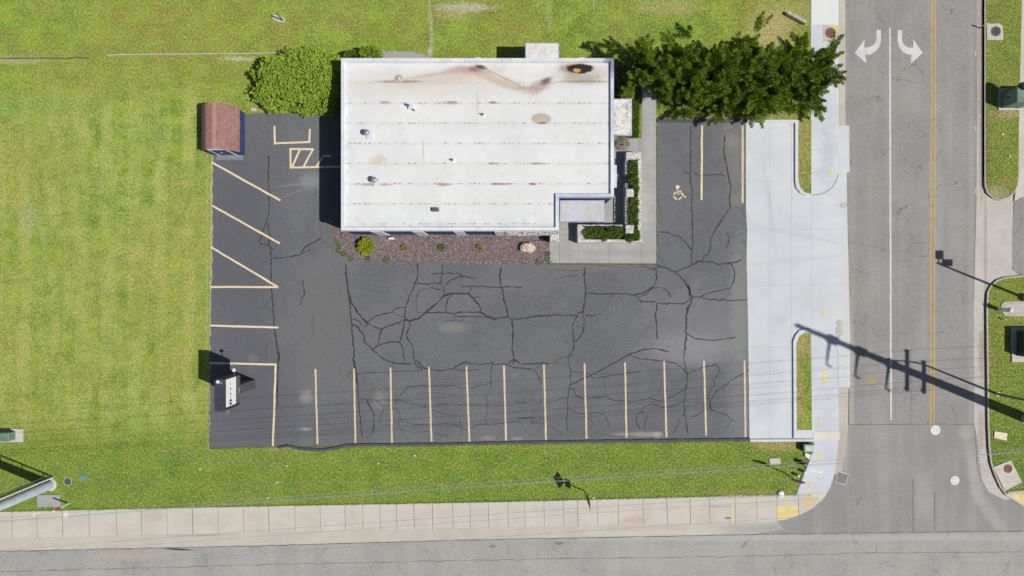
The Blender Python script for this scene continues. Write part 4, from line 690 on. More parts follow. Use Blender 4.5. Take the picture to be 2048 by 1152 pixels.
dm = MB().box(*(lambda p, q: (p[0], q[0]))(W(1140, 0), W(1168, 0)), ny - .03, ny + .05, .04, 2.15).build("door", M['black'], bld)
MB().box(*(lambda p, q: (p[0], q[0]))(W(1164, 0), W(1165, 0)), ny - .08, ny - .03, 1.0, 1.3).build("handle", M['vent'], dm)
for x in (1164, 956):
    a, b = G(x - 5, 109, 3.5); MB().box(a, a + .32, by0 - .05, by0 + .14, 3.2, 3.43).build("scupper", M['trim'], bld)
cl = G(1207, 441, 2.5); MB().box(cl[0] - .2, cl[0] - .08, cl[1] + .08, cl[1] + .2, .03, 2.53).build("post", M['trim'], bld)
# rooftop items
def roofthing(name, label, cat, x, y, h, group=None): wx, wy = G(x, y, 3.62 + h); return thing(name, label, cat, (wx, wy, 3.62), group), wx, wy
for x, y, lab in ((732, 264, "round capped metal roof vent near the west edge, halfway down the roof"), (747, 359, "round capped metal roof vent near the roof's southwest corner")):
    t, wx, wy = roofthing("roof_vent", lab, "roof vent", x, y, .55, "round capped vents on the white roof")
    MB().box(wx - .1, wx + .34, wy - .36, wy + .1, 3.62, 3.69, bev=.03).build("curb", M['trim'], t); MB().lathe(wx, wy, [(.1, 3.66), (.1, 4.05)], 14).build("pipe", M['vent'], t, True)
    MB().lathe(wx, wy, [(.05, 4.02), (.18, 4.02), (.2, 4.08), (.18, 4.14), (.12, 4.19), (.04, 4.21)], 18).build("cap", M['vent'], t, True)
t, wx, wy = roofthing("roof_vent", "hooded metal roof vent with small pipe beside it on upper left of the roof", "roof vent", 818, 210, .3)
MB().box(wx - .1, wx + .28, wy - .2, wy + .12, 3.62, 3.78, bev=.04).build("curb", M['trim'], t); MB().tube([(wx - .05, wy, 3.75), (wx - .08, wy + .02, 3.98)], .07, 10).build("hood", M['ventgrey'], t); MB().lathe(wx + .3, wy - .28, [(.05, 3.62), (.04, 3.85)], 10).build("pipe", M['ventgrey'], t)
t, wx, wy = roofthing("pipe_flashing", "short roof pipe ringed by a rusty stain at the top left of the roof", "roof pipe", 797, 157, .1)
MB().lathe(wx, wy, [(.3, 3.624), (.28, 3.63), (.12, 3.64)], 20).build("boot", simple("stained_boot", (176, 166, 150), (196, 190, 178), 6), t); MB().lathe(wx, wy, [(.07, 3.63), (.06, 3.8)], 12).build("pipe", M['white'], t)
for x, y, lab in ((966, 229, "small white pipe boot on the roof, the one above the roof's centre"), (905, 320, "small white pipe boot on the roof, the one nearer the south side")):
    t, wx, wy = roofthing("pipe_boot", lab, "roof pipe", x, y, .15, "small pipe boots on the white roof"); MB().lathe(wx, wy, [(.17, 3.622), (.15, 3.65), (.08, 3.7)], 16).build("boot", M['white'], t, True); MB().lathe(wx, wy, [(.05, 3.68), (.045, 3.95), (.03, 3.95), (.03, 3.7)], 12, cap=False).build("pipe", M['black'], t)
t, wx, wy = roofthing("vent_box", "grey slatted rectangular box vent near the south edge of the roof", "roof vent", 871, 419, .2)
MB().box(wx - .22, wx + .22, wy - .12, wy + .12, 3.62, 3.85, bev=.02).build("housing", M['ventgrey'], t); vm = MB()
for i in range(6): vm.box(wx - .18 + i * .065, wx - .15 + i * .065, wy - .1, wy + .1, 3.85, 3.86)
vm.build("slats", M['iron'], t)

# ------------------------------------------------------------------ planter, railings, piers
def gbox(x0, x1, y0, y1, h, z0=.03, bev=.02, rough=True, mb=None):
    a, b = G(x0, y0, h); c2, d = G(x1, y1, h); m_ = mb or MB(); m_.box(a, c2, b, d, z0, h, bev=bev)
    if rough:
        ax, cx_ = sorted((a, c2)); ay, cy_ = sorted((b, d)); ar = (cx_ - ax) * (cy_ - ay)
        for _ in range(int(ar * 16) + 4):
            px_, py_ = random.uniform(ax + .06, cx_ - .06), random.uniform(ay + .06, cy_ - .06); s1, s2 = random.uniform(.05, .14), random.uniform(.05, .1)
            m_.box(max(px_ - s1, ax - .02), min(px_ + s1, cx_ + .02), max(py_ - s2, ay - .02), min(py_ + s2, cy_ + .02), h - .05, h + random.uniform(.008, .035), bev=.012)
    return m_
pl = thing("stone_planter", "L-shaped rough white stone planter wrapping the building's southeast corner", "planter", (*W(1268, 470), 0))
gbox(1155, 1172, 449, 478.5, .9).build("wall", M['stone'], pl); gbox(1155, 1283, 478.6, 485, .88).build("wall", M['stone'], pl); gbox(1275.5, 1283, 319, 478.4, .87).build("wall", M['stone'], pl)
gbox(1252, 1283, 304, 318.8, .9).build("wall", M['stone'], pl); gbox(1250.5, 1256.5, 319, 349, .9).build("wall", M['stone'], pl); gbox(1250.5, 1256.5, 366, 478.2, .9).build("wall", M['stone'], pl); gbox(1250.5, 1256.5, 349.2, 365.8, .3).build("wall", M['stone'], pl)
gbox(1172.2, 1250, 449.3, 453.5, .9).build("wall", M['stone'], pl)
gbox(1172, 1276, 453, 479, .62, rough=False, bev=0).build("soil", M['soil'], pl); gbox(1256, 1276, 318, 453, .62, rough=False, bev=0).build("soil", M['soil'], pl)
for x0, x1, y0, y1, lab in ((1252, 1267.5, 377.5, 394, "square white stone pier midway along the planter's east arm"), (1251.5, 1267.5, 450, 466.5, "square white stone pier at the planter's inside corner")):
    gx_, gy_ = G((x0 + x1) / 2, (y0 + y1) / 2, 1.15); t = thing("stone_pier", lab, "stone pier", (gx_, gy_, 0), "stone piers of the planter"); gbox(x0 + .5, x1 - .5, y0 + .5, y1 - .5, 1.08, rough=False).build("shaft", M['stone'], t); gbox(x0, x1, y0, y1, 1.16, 1.08).build("cap", M['stone'], t)
gx_, gy_ = G(1109, 472, 1.2); t = thing("stone_pier", "low white stone pier at the end of the south wall beside the gravel", "stone pier", (gx_, gy_, 0))
gbox(1100, 1118.5, 462.5, 483, 1.15).build("shaft", M['stone'], t); gbox(1117.8, 1119.2, 466, 480, .9, rough=False, bev=0).build("edge_strip", M['black'], t)
def rail(label, p, q, n):
    t = thing("railing", label, "railing", (*p, .9), "black railings on the planter wall"); p = Vector((*p, 0)); q = Vector((*q, 0)); dd = q - p
    MB().tube([(p.x, p.y, 1.3), (q.x, q.y, 1.3)], .045, 6).build("top_rail", M['black'], t); MB().tube([(p.x, p.y, 1.0), (q.x, q.y, 1.0)], .025, 6).build("bottom_rail", M['black'], t)
    for i in range(n + 1):
        c_ = p + dd * (i / n); MB().tube([(c_.x, c_.y, .88), (c_.x, c_.y, 1.3)], .025, 6).build("baluster", M['black'], t)
rail("black railing on the north half of the planter's east arm", G(1257, 321, 1.3), G(1257, 376, 1.3), 8); rail("black railing between the two planter piers", G(1257, 396, 1.3), G(1257, 449, 1.3), 8); rail("black railing along the planter's south arm", G(1174, 455, 1.3), G(1250, 455, 1.3), 11)

# ------------------------------------------------------------------ plants
def tuft(name, label, cat, x, y, z, r, n, mat, group=None, h=.6, L=.2, wd=.03, up=.8, stem=True):
    wx, wy = G(x, y, z + h * .5); t = thing(name, label, cat, (wx, wy, z), group)
    a = rng.uniform(0, 6.283, n); lob = 1 + .09 * np.sin(7 * a + x) + .1 * np.sin(13 * a + y); rr = r * np.sqrt(rng.uniform(0, 1, n)); zz = z + .03 + h * np.sqrt(np.clip(1 - (rr / r) ** 2, 0, 1)) * rng.uniform(.5, 1, n)
    P = np.stack([wx + rr * np.cos(a) * .85 * lob, wy + rr * np.sin(a) * .85 * lob, zz], 1); Dv = np.stack([np.cos(a) * rr / r, np.sin(a) * rr / r, np.full(n, up)], 1) + rng.normal(0, .35, (n, 3))
    cards("foliage", P, Dv, rng.uniform(.6, 1.3, n) * L, rng.uniform(.7, 1.3, n) * wd, mat, t)
    if stem:
        m_ = MB()
        for i in range(6):
            b_ = i * 1.05; m_.tube([(wx, wy, z), (wx + math.cos(b_) * r * .5, wy + math.sin(b_) * r * .5, z + h * .7)], [.015, .006], 5)
        m_.build("stem", M['bark'], t)
    return t
pp = [(1266, 330, .24, 'plant', "dark bushy"), (1267, 346, .26, 'cover', "yellowish"), (1268, 362, .3, 'plant', "wide spiky"), (1270, 378, .2, 'plant', "narrow"), (1268, 404, .28, 'plant', "leafy"), (1267, 424, .3, 'cover', "pale green"), (1268, 443, .28, 'plant', "dense"), (1271, 466, .2, 'cover', "small light"),
      (1176, 467, .34, 'plant', "dark round"), (1196, 463, .32, 'plant', "dark leafy"), (1207, 472, .3, 'cover', "yellow green"), (1226, 462, .32, 'plant', "round green"), (1238, 465, .3, 'plant', "round dense"), (1258, 476, .24, 'plant', "dark purple-green"), (1272, 474, .2, 'cover', "small corner")]
wh = ["at the planter's north end", "second from the planter's north end", "just north of the middle pier, spilling over the outer wall", "beside the middle pier's outer face", "just south of the middle pier", "midway between the two piers", "just north of the corner pier", "squeezed beside the corner pier",
      "at the planter's west end", "second from the planter's west end", "third from the planter's west end against the outer wall", "in the middle of the south arm", "just west of the corner pier", "below the corner pier", "in the outermost southeast corner"]
for (x, y, r, mk, ad), w2 in zip(pp, wh): tuft("planter_shrub", f"{ad} plant {w2}", "plant", x, y, .66, r * 1.15, 430, M[mk], "plants in the stone planter", h=.5, L=.2, wd=.045)
tuft("lime_shrub", "bright lime green feathery shrub in the maroon gravel", "shrub", 731, 492, .03, .62, 3800, M['lime'], h=.75, L=.13, wd=.05)
for x, y, lab in ((810, 496, "straw coloured dying plant nearest the lime shrub in the gravel"), (884, 495, "small half green plant in the middle of the gravel bed"), (960, 496, "small yellowed plant nearest the boulder in the gravel")):
    tuft("small_perennial", lab, "plant", x, y, .03, .2, 110, M['straw'] if x != 884 else M['cover'], "small plants in the gravel bed", h=.25, L=.16, wd=.05)
for i, (x, y, r, lab) in enumerate([(678, 489, .16, "green weed at the west tip of the gravel bed"), (678, 500, .14, "grey green weed on the west edge of the gravel"), (688, 508, .12, "weed at the gravel's southwest corner"), (702, 517, .16, "weed on the gravel edge below the lime shrub's left"), (737, 518, .12, "small weed on the gravel edge under the lime shrub"), (773, 519, .16, "round weed on the gravel edge right of the lime shrub"), (1078, 524, .16, "weed at the gravel's edge below the boulder"), (1097, 508, .13, "tall weed where gravel meets the patio"), (1097, 521, .16, "weed in the gravel's southeast corner")]):
    tuft("weed", lab, "weed", x, y, .03, r * 1.25, 60, M['cover'], "weeds around the gravel bed", h=.1, L=.15, wd=.035, stem=False)
tuft("dead_shrub", "bare reddish brown twiggy shrub south of the east canopy", "shrub", 1246, 288, .03, .42, 700, M['brown'], h=.5, L=.22, wd=.012)
tuft("dead_shrub", "brown wilted shrub between the roof edge and the junipers", "shrub", 1245, 196, .0, .45, 700, M['brown'], h=.5, L=.2, wd=.03)
# low hedge round the east canopy
hd = thing("low_hedge", "low clipped green hedge strip beside the east canopy", "hedge", (*W(1268, 235), 0))
n = 9000; hx = np.where(rng.uniform(size=n) < .75, rng.uniform(1258, 1276, n), rng.uniform(1240, 1276, n)); hy = rng.uniform(196, 277, n); k_ = (hx > 1258) | (hy > 268) | (hy < 205); hx, hy = hx[k_], hy[k_]; n = len(hx)
P = np.stack([(hx - 1024) * S, (576 - hy) * S, rng.uniform(.1, .45, n)], 1); Dv = rng.normal(0, .6, (n, 3)); Dv[:, 2] = 1; cards("foliage", P, Dv, rng.uniform(.08, .16, n), .04, M['cover'], hd)
MB().box(*(W(1261, 0)[0], W(1273, 0)[0]), *(W(0, 200)[1], W(0, 274)[1]), 0, .22).build("stems", M['bark'], hd)
def climb(label, x, y, rx, ry, h, n, mk):
    wx, wy = G(x, y, h * .7); t = thing("shrub", label, "shrub", (wx, wy, 0)); u = rng.normal(size=(n, 3)); u /= np.linalg.norm(u, axis=1, keepdims=True); u *= rng.uniform(.6, 1, (n, 1))
    P = u * [rx, ry, h * .45] + [wx, wy, h * .55]; Dv = u + [0, 0, .6] + rng.normal(0, .4, (n, 3)); cards("foliage", P, Dv, rng.uniform(.1, .2, n), .08, M[mk], t); m_ = MB()
    for i in range(5): m_.tube([(wx, wy, 0), (wx + math.cos(i * 1.3) * rx * .6, wy + math.sin(i * 1.3) * ry * .6, h * .8)], [.03, .01], 5)
    m_.build("stem", M['bark'], t)
climb("small bright green shrub poking over the roof's north edge", 741, 106, .75, .5, 2.0, 1500, 'hedge'); climb("dark green shrub between the large round shrub and the roof corner", 702, 112, .5, .4, 1.6, 700, 'cover')
climb("small light green shrub just north of the east canopy", 1254, 188, .5, .35, 1.0, 900, 'hedge')
# large rounded shrub
wx, wy = W(613, 170); big = thing("rounded_shrub", "large dense rounded light green shrub at the building's northwest corner", "shrub", (wx, wy, 0)); n = 4200
th = rng.uniform(0, 6.283, n); rr = np.sqrt(rng.uniform(0, 1, n)); side = rng.uniform(size=n) < .28; rr = np.where(side, rng.uniform(.96, 1.02, n), rr)
cu, sn = np.cos(th), np.sin(th); ex = 2.6; rad = (np.abs(cu) ** ex + np.abs(sn) ** ex) ** (-1 / ex)
dome = np.clip(1 - rr ** 3.4, 0, 1) ** .55; zz = .3 + 2.35 * np.where(side, rng.uniform(0, .45, n), dome)
edge = 1 + (.06 * np.sin(th * 5 + 1) + .05 * np.sin(th * 11) + rng.normal(0, .03, n)) * rr; nw = np.clip(1 - .13 * ((cu < -.25) & (sn > .25)) * rr, .8, 1)
X = wx + cu * rr * rad * 3.2 * edge * nw; Y = wy + sn * rr * rad * 2.12 * edge * nw; Z = zz + .16 * np.sin(X * 2.1) * np.sin(Y * 2.6) * (1 - rr * .5) + rng.normal(0, .15, n)
Nn = np.stack([cu * rr ** 3, sn * rr ** 3, .35 + (1 - rr ** 2)], 1); K = 9
P = np.repeat(np.stack([X, Y, Z], 1), K, 0) + rng.normal(0, .022, (n * K, 3)); Dv = np.repeat(Nn, K, 0) * .55 + rng.normal(0, .8, (n * K, 3)); Dv[:, 2] = np.abs(Dv[:, 2]) * .6
cards("foliage", P, Dv, rng.uniform(.09, .15, n * K), rng.uniform(.06, .09, n * K), M['hedge'], big)
m_ = MB()
for i in range(40):
    a = i * 2.4; r_ = math.sqrt((i + .5) / 40); m_.tube([(wx + math.cos(a) * .3, wy + math.sin(a) * .2, 0), (wx + math.cos(a) * r_ * 1.4, wy + math.sin(a) * r_, 1.0), (wx + math.cos(a) * r_ * 2.6, wy + math.sin(a) * r_ * 1.8, 2.1 - r_ * .7)], [.05, .03, .01], 5)
m_.build("branches", M['bark'], big)

# junipers
def juniper(label, x, y, h, spread, seed, lean=(0, 0), nlead=15, dens=1.0, extra=()):
    R = np.random.default_rng(seed); wx, wy = W(x, y); t = thing("juniper_tree", label, "tree", (wx, wy, 0), "row of junipers beside the walk")
    tr = MB(); tr.tube([(wx, wy, -.05), (wx + lean[0] * .2, wy + lean[1] * .2, h * .4), (wx + lean[0] * .5, wy + lean[1] * .5, h * .75)], [.16, .11, .04], 8)
    Ps = []; Ds = []
    leads = []
    for i in range(nlead):
        az = i * 2.399 + R.uniform(-.3, .3); q = (i + .5) / nlead; reach = spread * (.25 + .85 * q) * R.uniform(.8, 1.15); top = h * (1.0 - .66 * q) * R.uniform(.8, 1.15)
        leads.append((az, reach, top, h * (.08 + .22 * (1 - q))))
    leads += [(math.radians(a), r_, tp, .6) for a, r_, tp in extra]
    for az, reach, top, z0 in leads:
        k = 14; tt = np.linspace(0, 1, k); tw = az + R.uniform(-1.1, 1.1) * tt ** 1.5; rr = reach * tt ** .85
        cx = wx + lean[0] * tt * .6 + rr * np.cos(tw); cy = wy + lean[1] * tt * .6 + rr * np.sin(tw); cz_ = z0 + (top - z0) * tt ** 1.15; c_ = np.stack([cx, cy, cz_], 1)
        tr.tube([tuple(p) for p in c_[::3]] + [tuple(c_[-1])], [.05, .04, .03, .02, .01, .006][:len(c_[::3]) + 1], 5)
        m = int(5 + 7.5 * dens * reach); tb = R.uniform(.18, 1, m) ** .8; tb[:2] = (1, .93)
        base = np.stack([np.interp(tb, tt, c_[:, j]) for j in range(3)], 1)
        for q_ in range(m):
            k0 = min(int(tb[q_] * (k - 1)), k - 2); ax = c_[k0 + 1] - c_[k0]; ax /= np.linalg.norm(ax); sd = R.normal(size=3); sd -= (sd @ ax) * ax; sd /= np.linalg.norm(sd)
            d_ = ax * R.uniform(.8, 1.3) + sd * (R.uniform(.25, .95) if q_ > 1 else .1); d_[2] += .05; d_ /= np.linalg.norm(d_)
            ln = R.uniform(.6, 1.45) * (1.1 - .25 * tb[q_]); m2 = int(190 * ln); s_ = R.uniform(0, 1, m2) ** .8; wv = (.10 + .10 * ln) * np.interp(s_, [0, .3, .6, 1], [.5, 1, .62, .03]) + .01
            off_ = R.normal(size=(m2, 3)); off_ /= np.linalg.norm(off_, axis=1, keepdims=True)
            Ps.append(base[q_] + d_ * (s_ * ln)[:, None] + off_ * (wv * R.uniform(.4, 1.05, m2))[:, None]); Ds.append(d_[None] * 1.1 + off_ * .8 + R.normal(0, .25, (m2, 3)) + [0, 0, .1])
    P = np.concatenate(Ps); Dv = np.concatenate(Ds); n = len(P)
    cards("crown", P, Dv, R.uniform(.10, .2, n), R.uniform(.03, .052, n), M['jun'], t); tr.build("trunk", M['bark'], t)
juniper("westernmost juniper, reaching over the building's northeast corner", 1284, 166, 4.5, 1.45, 1, (.1, .2), 13, .95, [(100, 1.4, 4.3), (150, 1.5, 3.6)])
juniper("second juniper from the building, over the shaded walk", 1338, 172, 4.9, 1.6, 2, (.1, .3), 14, .95, [(80, 1.9, 4.8)])
juniper("third juniper from the building in the row", 1402, 174, 5.1, 1.65, 3, (.1, .3), 14, .95, [(95, 2.0, 4.9)])
juniper("fourth juniper from the building in the row", 1464, 174, 5.1, 1.7, 4, (.1, .3), 14, .95, [(85, 2.2, 5.0)])
juniper("fifth juniper from the building in the row", 1524, 176, 4.7, 1.6, 5, (.0, .3), 14, .95, [(80, 1.5, 4.5)])
juniper("easternmost juniper with long limbs over the sidewalk", 1576, 168, 4.6, 1.5, 6, (.1, .2), 13, 1, [(22, 2.3, 2.8), (34, 1.9, 3.0), (6, 1.7, 2.5), (66, 1.8, 3.8), (80, 1.5, 3.8), (-14, 1.5, 2.0), (-32, 1.8, 2.0)])
juniper("small low juniper in front of the row's middle, above the lot's kerb", 1440, 208, 2.3, 1.15, 8, (0, .0), 9, .7); juniper("small low juniper in front of the row's east end", 1515, 206, 2.2, 1.2, 9, (0, 0), 9, .7); juniper("small low juniper between walk and lot corner", 1362, 208, 2.3, 1.2, 10, (0, 0), 9, .7); juniper("low juniper under the easternmost tree beside the sidewalk", 1592, 195, 2.2, 1.3, 12, (0, 0), 10, .6)

# ------------------------------------------------------------------ boulder, floodlight
wx, wy = W(1054, 495); rk = MB(); nn_ = 18
rv = np.random.default_rng(5); prof = [(.9, 0), (1.0, .15), (.93, .34), (.62, .47), (.2, .52)]
for j, (rf, z) in enumerate(prof): rk.v += [(wx + .5 * rf * math.cos(i * 2 * math.pi / nn_) * (1 + .16 * math.sin(i * 1.1 + 2) + rv.normal(0, .07)), wy + .42 * rf * math.sin(i * 2 * math.pi / nn_) * (1 + .14 * math.sin(i * .9) + rv.normal(0, .07)), z + .03 + rv.normal(0, .04)) for i in range(nn_)]
for j in range(4): rk.f += [(j * nn_ + i, j * nn_ + (i + 1) % nn_, (j + 1) * nn_ + (i + 1) % nn_, (j + 1) * nn_ + i) for i in range(nn_)]
rk.f.append(tuple(range(4 * nn_, 5 * nn_))); rk.mi = [0] * len(rk.f); tag(rk.build("boulder", M['rock']), "pale pinkish boulder in the maroon gravel", "boulder")
wx, wy = W(784, 477); t = thing("ground_floodlight", "small white floodlight standing in the gravel below the navy wall", "floodlight", (wx, wy, .03)); MB().tube([(wx, wy, .03), (wx, wy, .2)], .03, 8).build("stake", M['black'], t)
MB().box(wx - .2, wx + .2, wy - .09, wy + .06, .2, .34, bev=.03).build("housing", M['white'], t); MB().box(wx - .15, wx + .1, wy + .06, wy + .09, .22, .32).build("lens", M['black'], t)
wx, wy = W(1086, 478); t = thing("hose", "coiled black hose beside the stone pier", "hose", (wx, wy, .04)); t_ = MB().tube([(wx + (.2 + .01 * math.sin(i)) * math.cos(i * .4), wy + .14 * math.sin(i * .4), .05 + i * .002) for i in range(50)], .018, 6).build("coil", M['black'], t)

# ------------------------------------------------------------------ shed
X0, X1 = W(425, 0)[0], W(490, 0)[0]; Y1, Y0 = W(0, 226.5)[1], W(0, 310)[1]; xm = (X0 + X1) / 2
sh = thing("storage_shed", "navy storage shed with curved maroon shingle roof at the lot's northwest corner", "shed", (xm, (Y0 + Y1) / 2, 0))
rp = [(X0 - .17, 1.38), (X0 - .05, 1.62), (X0 + .12, 1.88), (X0 + .4, 2.2), (xm - .55, 2.38), (xm, 2.5), (xm + .55, 2.38), (X1 - .4, 2.2), (X1 - .12, 1.88), (X1 + .05, 1.62), (X1 + .17, 1.38)]
m_ = MB(); prof = [(X0, 0), (X1, 0), (X1, 1.6), (X1 - .15, 1.84), (X1 - .42, 2.14), (xm, 2.42), (X0 + .42, 2.14), (X0 + .15, 1.84), (X0, 1.6)]; n = len(prof)
m_.add([(x, y, z) for y in (Y0, Y1) for x, z in prof], [tuple(range(n)), tuple(range(2 * n - 1, n - 1, -1))] + [(i, i + n, (i + 1) % n + n, (i + 1) % n) for i in range(n)]); m_.build("wall", M['navy'], sh)
m_ = MB(); n = len(rp); m_.add([(x, y, z) for y in (Y0 - .08, Y1 + .08) for x, z in rp], [(i, i + 1, i + 1 + n, i + n) for i in range(n - 1)]); m_.add([(x, y, z - .04) for y in (Y0 - .08, Y1 + .08) for x, z in rp], [(i + n, i + 1 + n, i + 1, i) for i in range(n - 1)])
for yy, fl in ((Y0 - .08, 1), (Y1 + .08, 0)): m_.add([(x, yy, z - d_) for d_ in (0, .04) for x, z in rp], [(i, i + n, i + 1 + n, i + 1) for i in range(n - 1)])
rf = m_.build("roof", M['shingle'], sh); m_ = MB(); m_.add([(xm - .15, Y0 - .085, 2.475), (xm, Y0 - .085, 2.512), (xm + .15, Y0 - .085, 2.475), (xm - .15, Y1 + .085, 2.475), (xm, Y1 + .085, 2.512), (xm + .15, Y1 + .085, 2.475)], [(0, 1, 4, 3), (1, 2, 5, 4)]).build("ridge_cap", simple("ridge_shingles", (178, 140, 128), (166, 126, 116), 5), rf)
dr_ = MB().box(xm - .55, xm + .55, Y0 - .03, Y0, .1, 1.95).build("door", simple("shed_door", (84, 98, 146), (70, 84, 130), 3), sh)
tm = MB().box(xm - .62, xm - .56, Y0 - .05, Y0, .05, 2.0).box(xm + .56, xm + .62, Y0 - .05, Y0, .05, 2.0).box(xm - .56, xm + .56, Y0 - .045, Y0, 1.96, 2.0).build("door_trim", M['white'], sh)
MB().box(xm - .08, xm - .03, Y0 - .07, Y0 - .03, 1.0, 1.1).build("handle", M['white'], dr_); MB().box(X0 + .3, X1 - .1, Y0 - .35, Y0 - .01, .012, .07).build("threshold", M['vent'], sh)
MB().box(X1, X1 + .03, Y1 - .9, Y1 - .86, .9, .95).build("latch", M['white'], sh)
wx, wy = W(508, 220); tag(MB().box(wx - .2, wx + .16, wy - .1, wy + .12, 0, .14, bev=.02).build("concrete_block", M['pad']), "small white concrete block between shed and rounded shrub", "concrete block")

# ------------------------------------------------------------------ pylon sign
fx, _ = W(511, 0); sy0, sy1 = W(0, 790.5)[1], W(0, 740)[1]; ps = thing("pylon_sign", "dark roadside pylon sign with a white logo face turned east", "sign", (fx - .33, W(0, 767)[1], 0))
pc = MB().box(fx - .55, fx, W(0, 776)[1], W(0, 759)[1], .0, 2.74).build("pedestal", simple("pedestal_paint", (96, 97, 97), (86, 87, 88), 2), ps)
cy0, cy1 = W(0, 796)[1], W(0, 739)[1]
cab = MB().box(fx - .64, fx, cy0, cy1, 2.73, 5.17, bev=.02).build("cabinet", simple("cabinet_paint", (74, 76, 88), (56, 58, 68), 1.2, rough=.5), ps)
MB().box(fx, fx + .03, sy0, sy1, 3.45, 5.08).build("sign_face", simple("sign_face_acrylic", (252, 252, 252), (246, 247, 249), 2), ps)
fr_ = MB().box(fx, fx + .05, sy0 - .04, sy0, 3.42, 5.12).box(fx, fx + .05, sy1, sy1 + .04, 3.42, 5.12).box(fx, fx + .05, sy0, sy1, 3.40, 3.448).box(fx, fx + .05, sy0, sy1, 5.082, 5.13).build("frame", M['black'], ps)
MB().box(fx, fx + .035, sy0, sy1, 2.8, 3.3).build("lower_panel", simple("lower_panel_paint", (110, 110, 112), (84, 84, 88), 3), ps); MB().box(fx + .035, fx + .045, sy0 + .6, sy0 + 1.0, 2.95, 3.03).build("nameplate", simple("faded_plate", (200, 180, 176), (180, 160, 158), 6), ps)
lg = MB(); xf = fx + .034
def sgn(y, z): return (xf, W(0, y)[1], z)
def seg(y0, z0, y1, z1, w=.05):
    a = Vector(sgn(y0, z0)); b = Vector(sgn(y1, z1)); d = (b - a).normalized(); n_ = Vector((0, -d.z, d.y)) * w / 2; lg.add([tuple(a + n_), tuple(a - n_), tuple(b - n_), tuple(b + n_)], [(0, 1, 2, 3)])
oy, oz = 783.5, 4.32
def half(s_):
    pts = [(oy + 4.6 * math.cos(a) + s_ * .9, oz + .2 * math.sin(a)) for a in (np.linspace(-math.pi / 2, math.pi / 2, 10) if s_ > 0 else np.linspace(math.pi / 2, 3 * math.pi / 2, 10))]; lg.add([sgn(*p) for p in pts], [tuple(range(len(pts)))])
half(1); lg.build("emblem_half", M["black"], ps); lg = MB(); half(-1); lg.build("emblem_half", M["black"], ps); lg = MB()
seg(774.5, 4.2, 773.5, 4.42, .03); seg(777, 4.25, 776, 4.4, .03); seg(771.5, 4.2, 771, 4.32, .04); seg(768.5, 4.2, 767.5, 4.44, .06); seg(763.5, 4.3, 763, 4.38, .05); seg(760, 4.18, 759, 4.42, .06); seg(752.5, 4.24, 747.5, 4.42, .03)
lg.build("lettering", M['black'], ps)
MB().lathe(fx - .35, cy1 + .0 - .12, [(.05, 5.17), (.06, 5.32), (.1, 5.34), (.11, 5.38), (.06, 5.42)], 14).build("beacon", M['white'], ps); MB().box(fx - .5, fx - .15, cy1 - .28, cy1 - .18, 5.17, 5.2).build("bracket", M['vent'], ps)
MB().tube([(fx - .1, cy1, 3.3), (fx - .1, cy1 + .35, 3.5)], .03, 6).build("arm", M['greysteel'], ps); MB().lathe(fx - .1, cy1 + .38, [(.05, 3.42), (.12, 3.46), (.12, 3.52), (.05, 3.56)], 14).build("lamp_head", M['white'], ps)
MB().box(fx - .12, fx + .0, cy0 - .3, cy0, 4.3, 4.6).build("junction_box", M['ventgrey'], ps)

# ------------------------------------------------------------------ poles, wires
def shaft(mb, x, y, r0, r1, h, n=20): mb.lathe(x, y, [(r0, 0)] + [(r0 + (r1 - r0) * i / 8, h * i / 8) for i in range(1, 9)], n)
ARM = [(21.5, 1.9), (18.2, 1.9), (14.9, 1.9)]; DIS = [(12.7, 1.45), (10.9, 1.15)]; HP = 24.8
def monopole(label, px_, py_, conduits, r0):
    x, y = W(px_, py_); t = thing("steel_utility_pole", label, "utility pole", (x, y, 0), "tall steel utility poles"); m_ = MB(); shaft(m_, x, y, r0, .14, HP); m_.build("shaft", M['steel'], t, True)
    MB().lathe(x, y, [(r0 + .12, 0), (r0 + .12, .06), (r0 + .02, .1)], 20).build("base_flange", M['pad'], t)
    for h_, L_ in ARM:
        MB().tube([(x, y, h_ - .3), (x - .03, y - L_ * .5, h_ - .12), (x - .06, y - L_, h_)], [.13, .09, .06], 8).build("davit_arm", M['steel'], t)
        MB().lathe(x - .06, y - L_, [(.03, h_ - .5), (.08, h_ - .45), (.05, h_ - .35), (.08, h_ - .25), (.03, h_ - .1), (.03, h_)], 10).build("insulator", M['greysteel'], t)
        MB().tube([(x, y, h_ - .9), (x, y, h_ - .2)], .32, 10).build("collar", M['steel'], t)
    for h_, L_ in DIS:
        MB().box(x - .09, x + .09, y - L_, y + L_, h_ - .1, h_ + .1).build("crossarm", M['wood'], t)
        for s_ in (-1, -.1 if L_ > 1.2 else -.9, 1): MB().lathe(x, y + s_ * (L_ - .12), [(.06, h_ + .1), (.08, h_ + .2), (.04, h_ + .32)], 8).build("insulator", M['greysteel'], t)
    if conduits:
        cx_, cy_ = x + .22, y + .52
        for i, (dx, dy, r_, mk) in enumerate(((0, 0, .055, 'white'), (-.14, .06, .05, 'greysteel'), (-.27, .13, .045, 'vent'))):
            MB().tube([(cx_ + dx, cy_ + dy, 0), (cx_ + dx, cy_ + dy, 10.5)], r_, 8).build("conduit", M[mk], t)
        for h_ in (.9, 3.2, 5.5, 7.8, 10.1): MB().tube([(x + .05, y + .1, h_), (cx_ - .1, cy_ + .04, h_)], .035, 6).tube([(cx_ + .05, cy_, h_), (cx_ - .32, cy_ + .16, h_)], .04, 6).build("bracket", M['greysteel'], t)
    else:
        MB().lathe(x - .5, y + .2, [(.22, 8.4), (.24, 8.5), (.24, 9.3), (.1, 9.4)], 14).build("transformer_can", M['steel'], t)
    return x, y
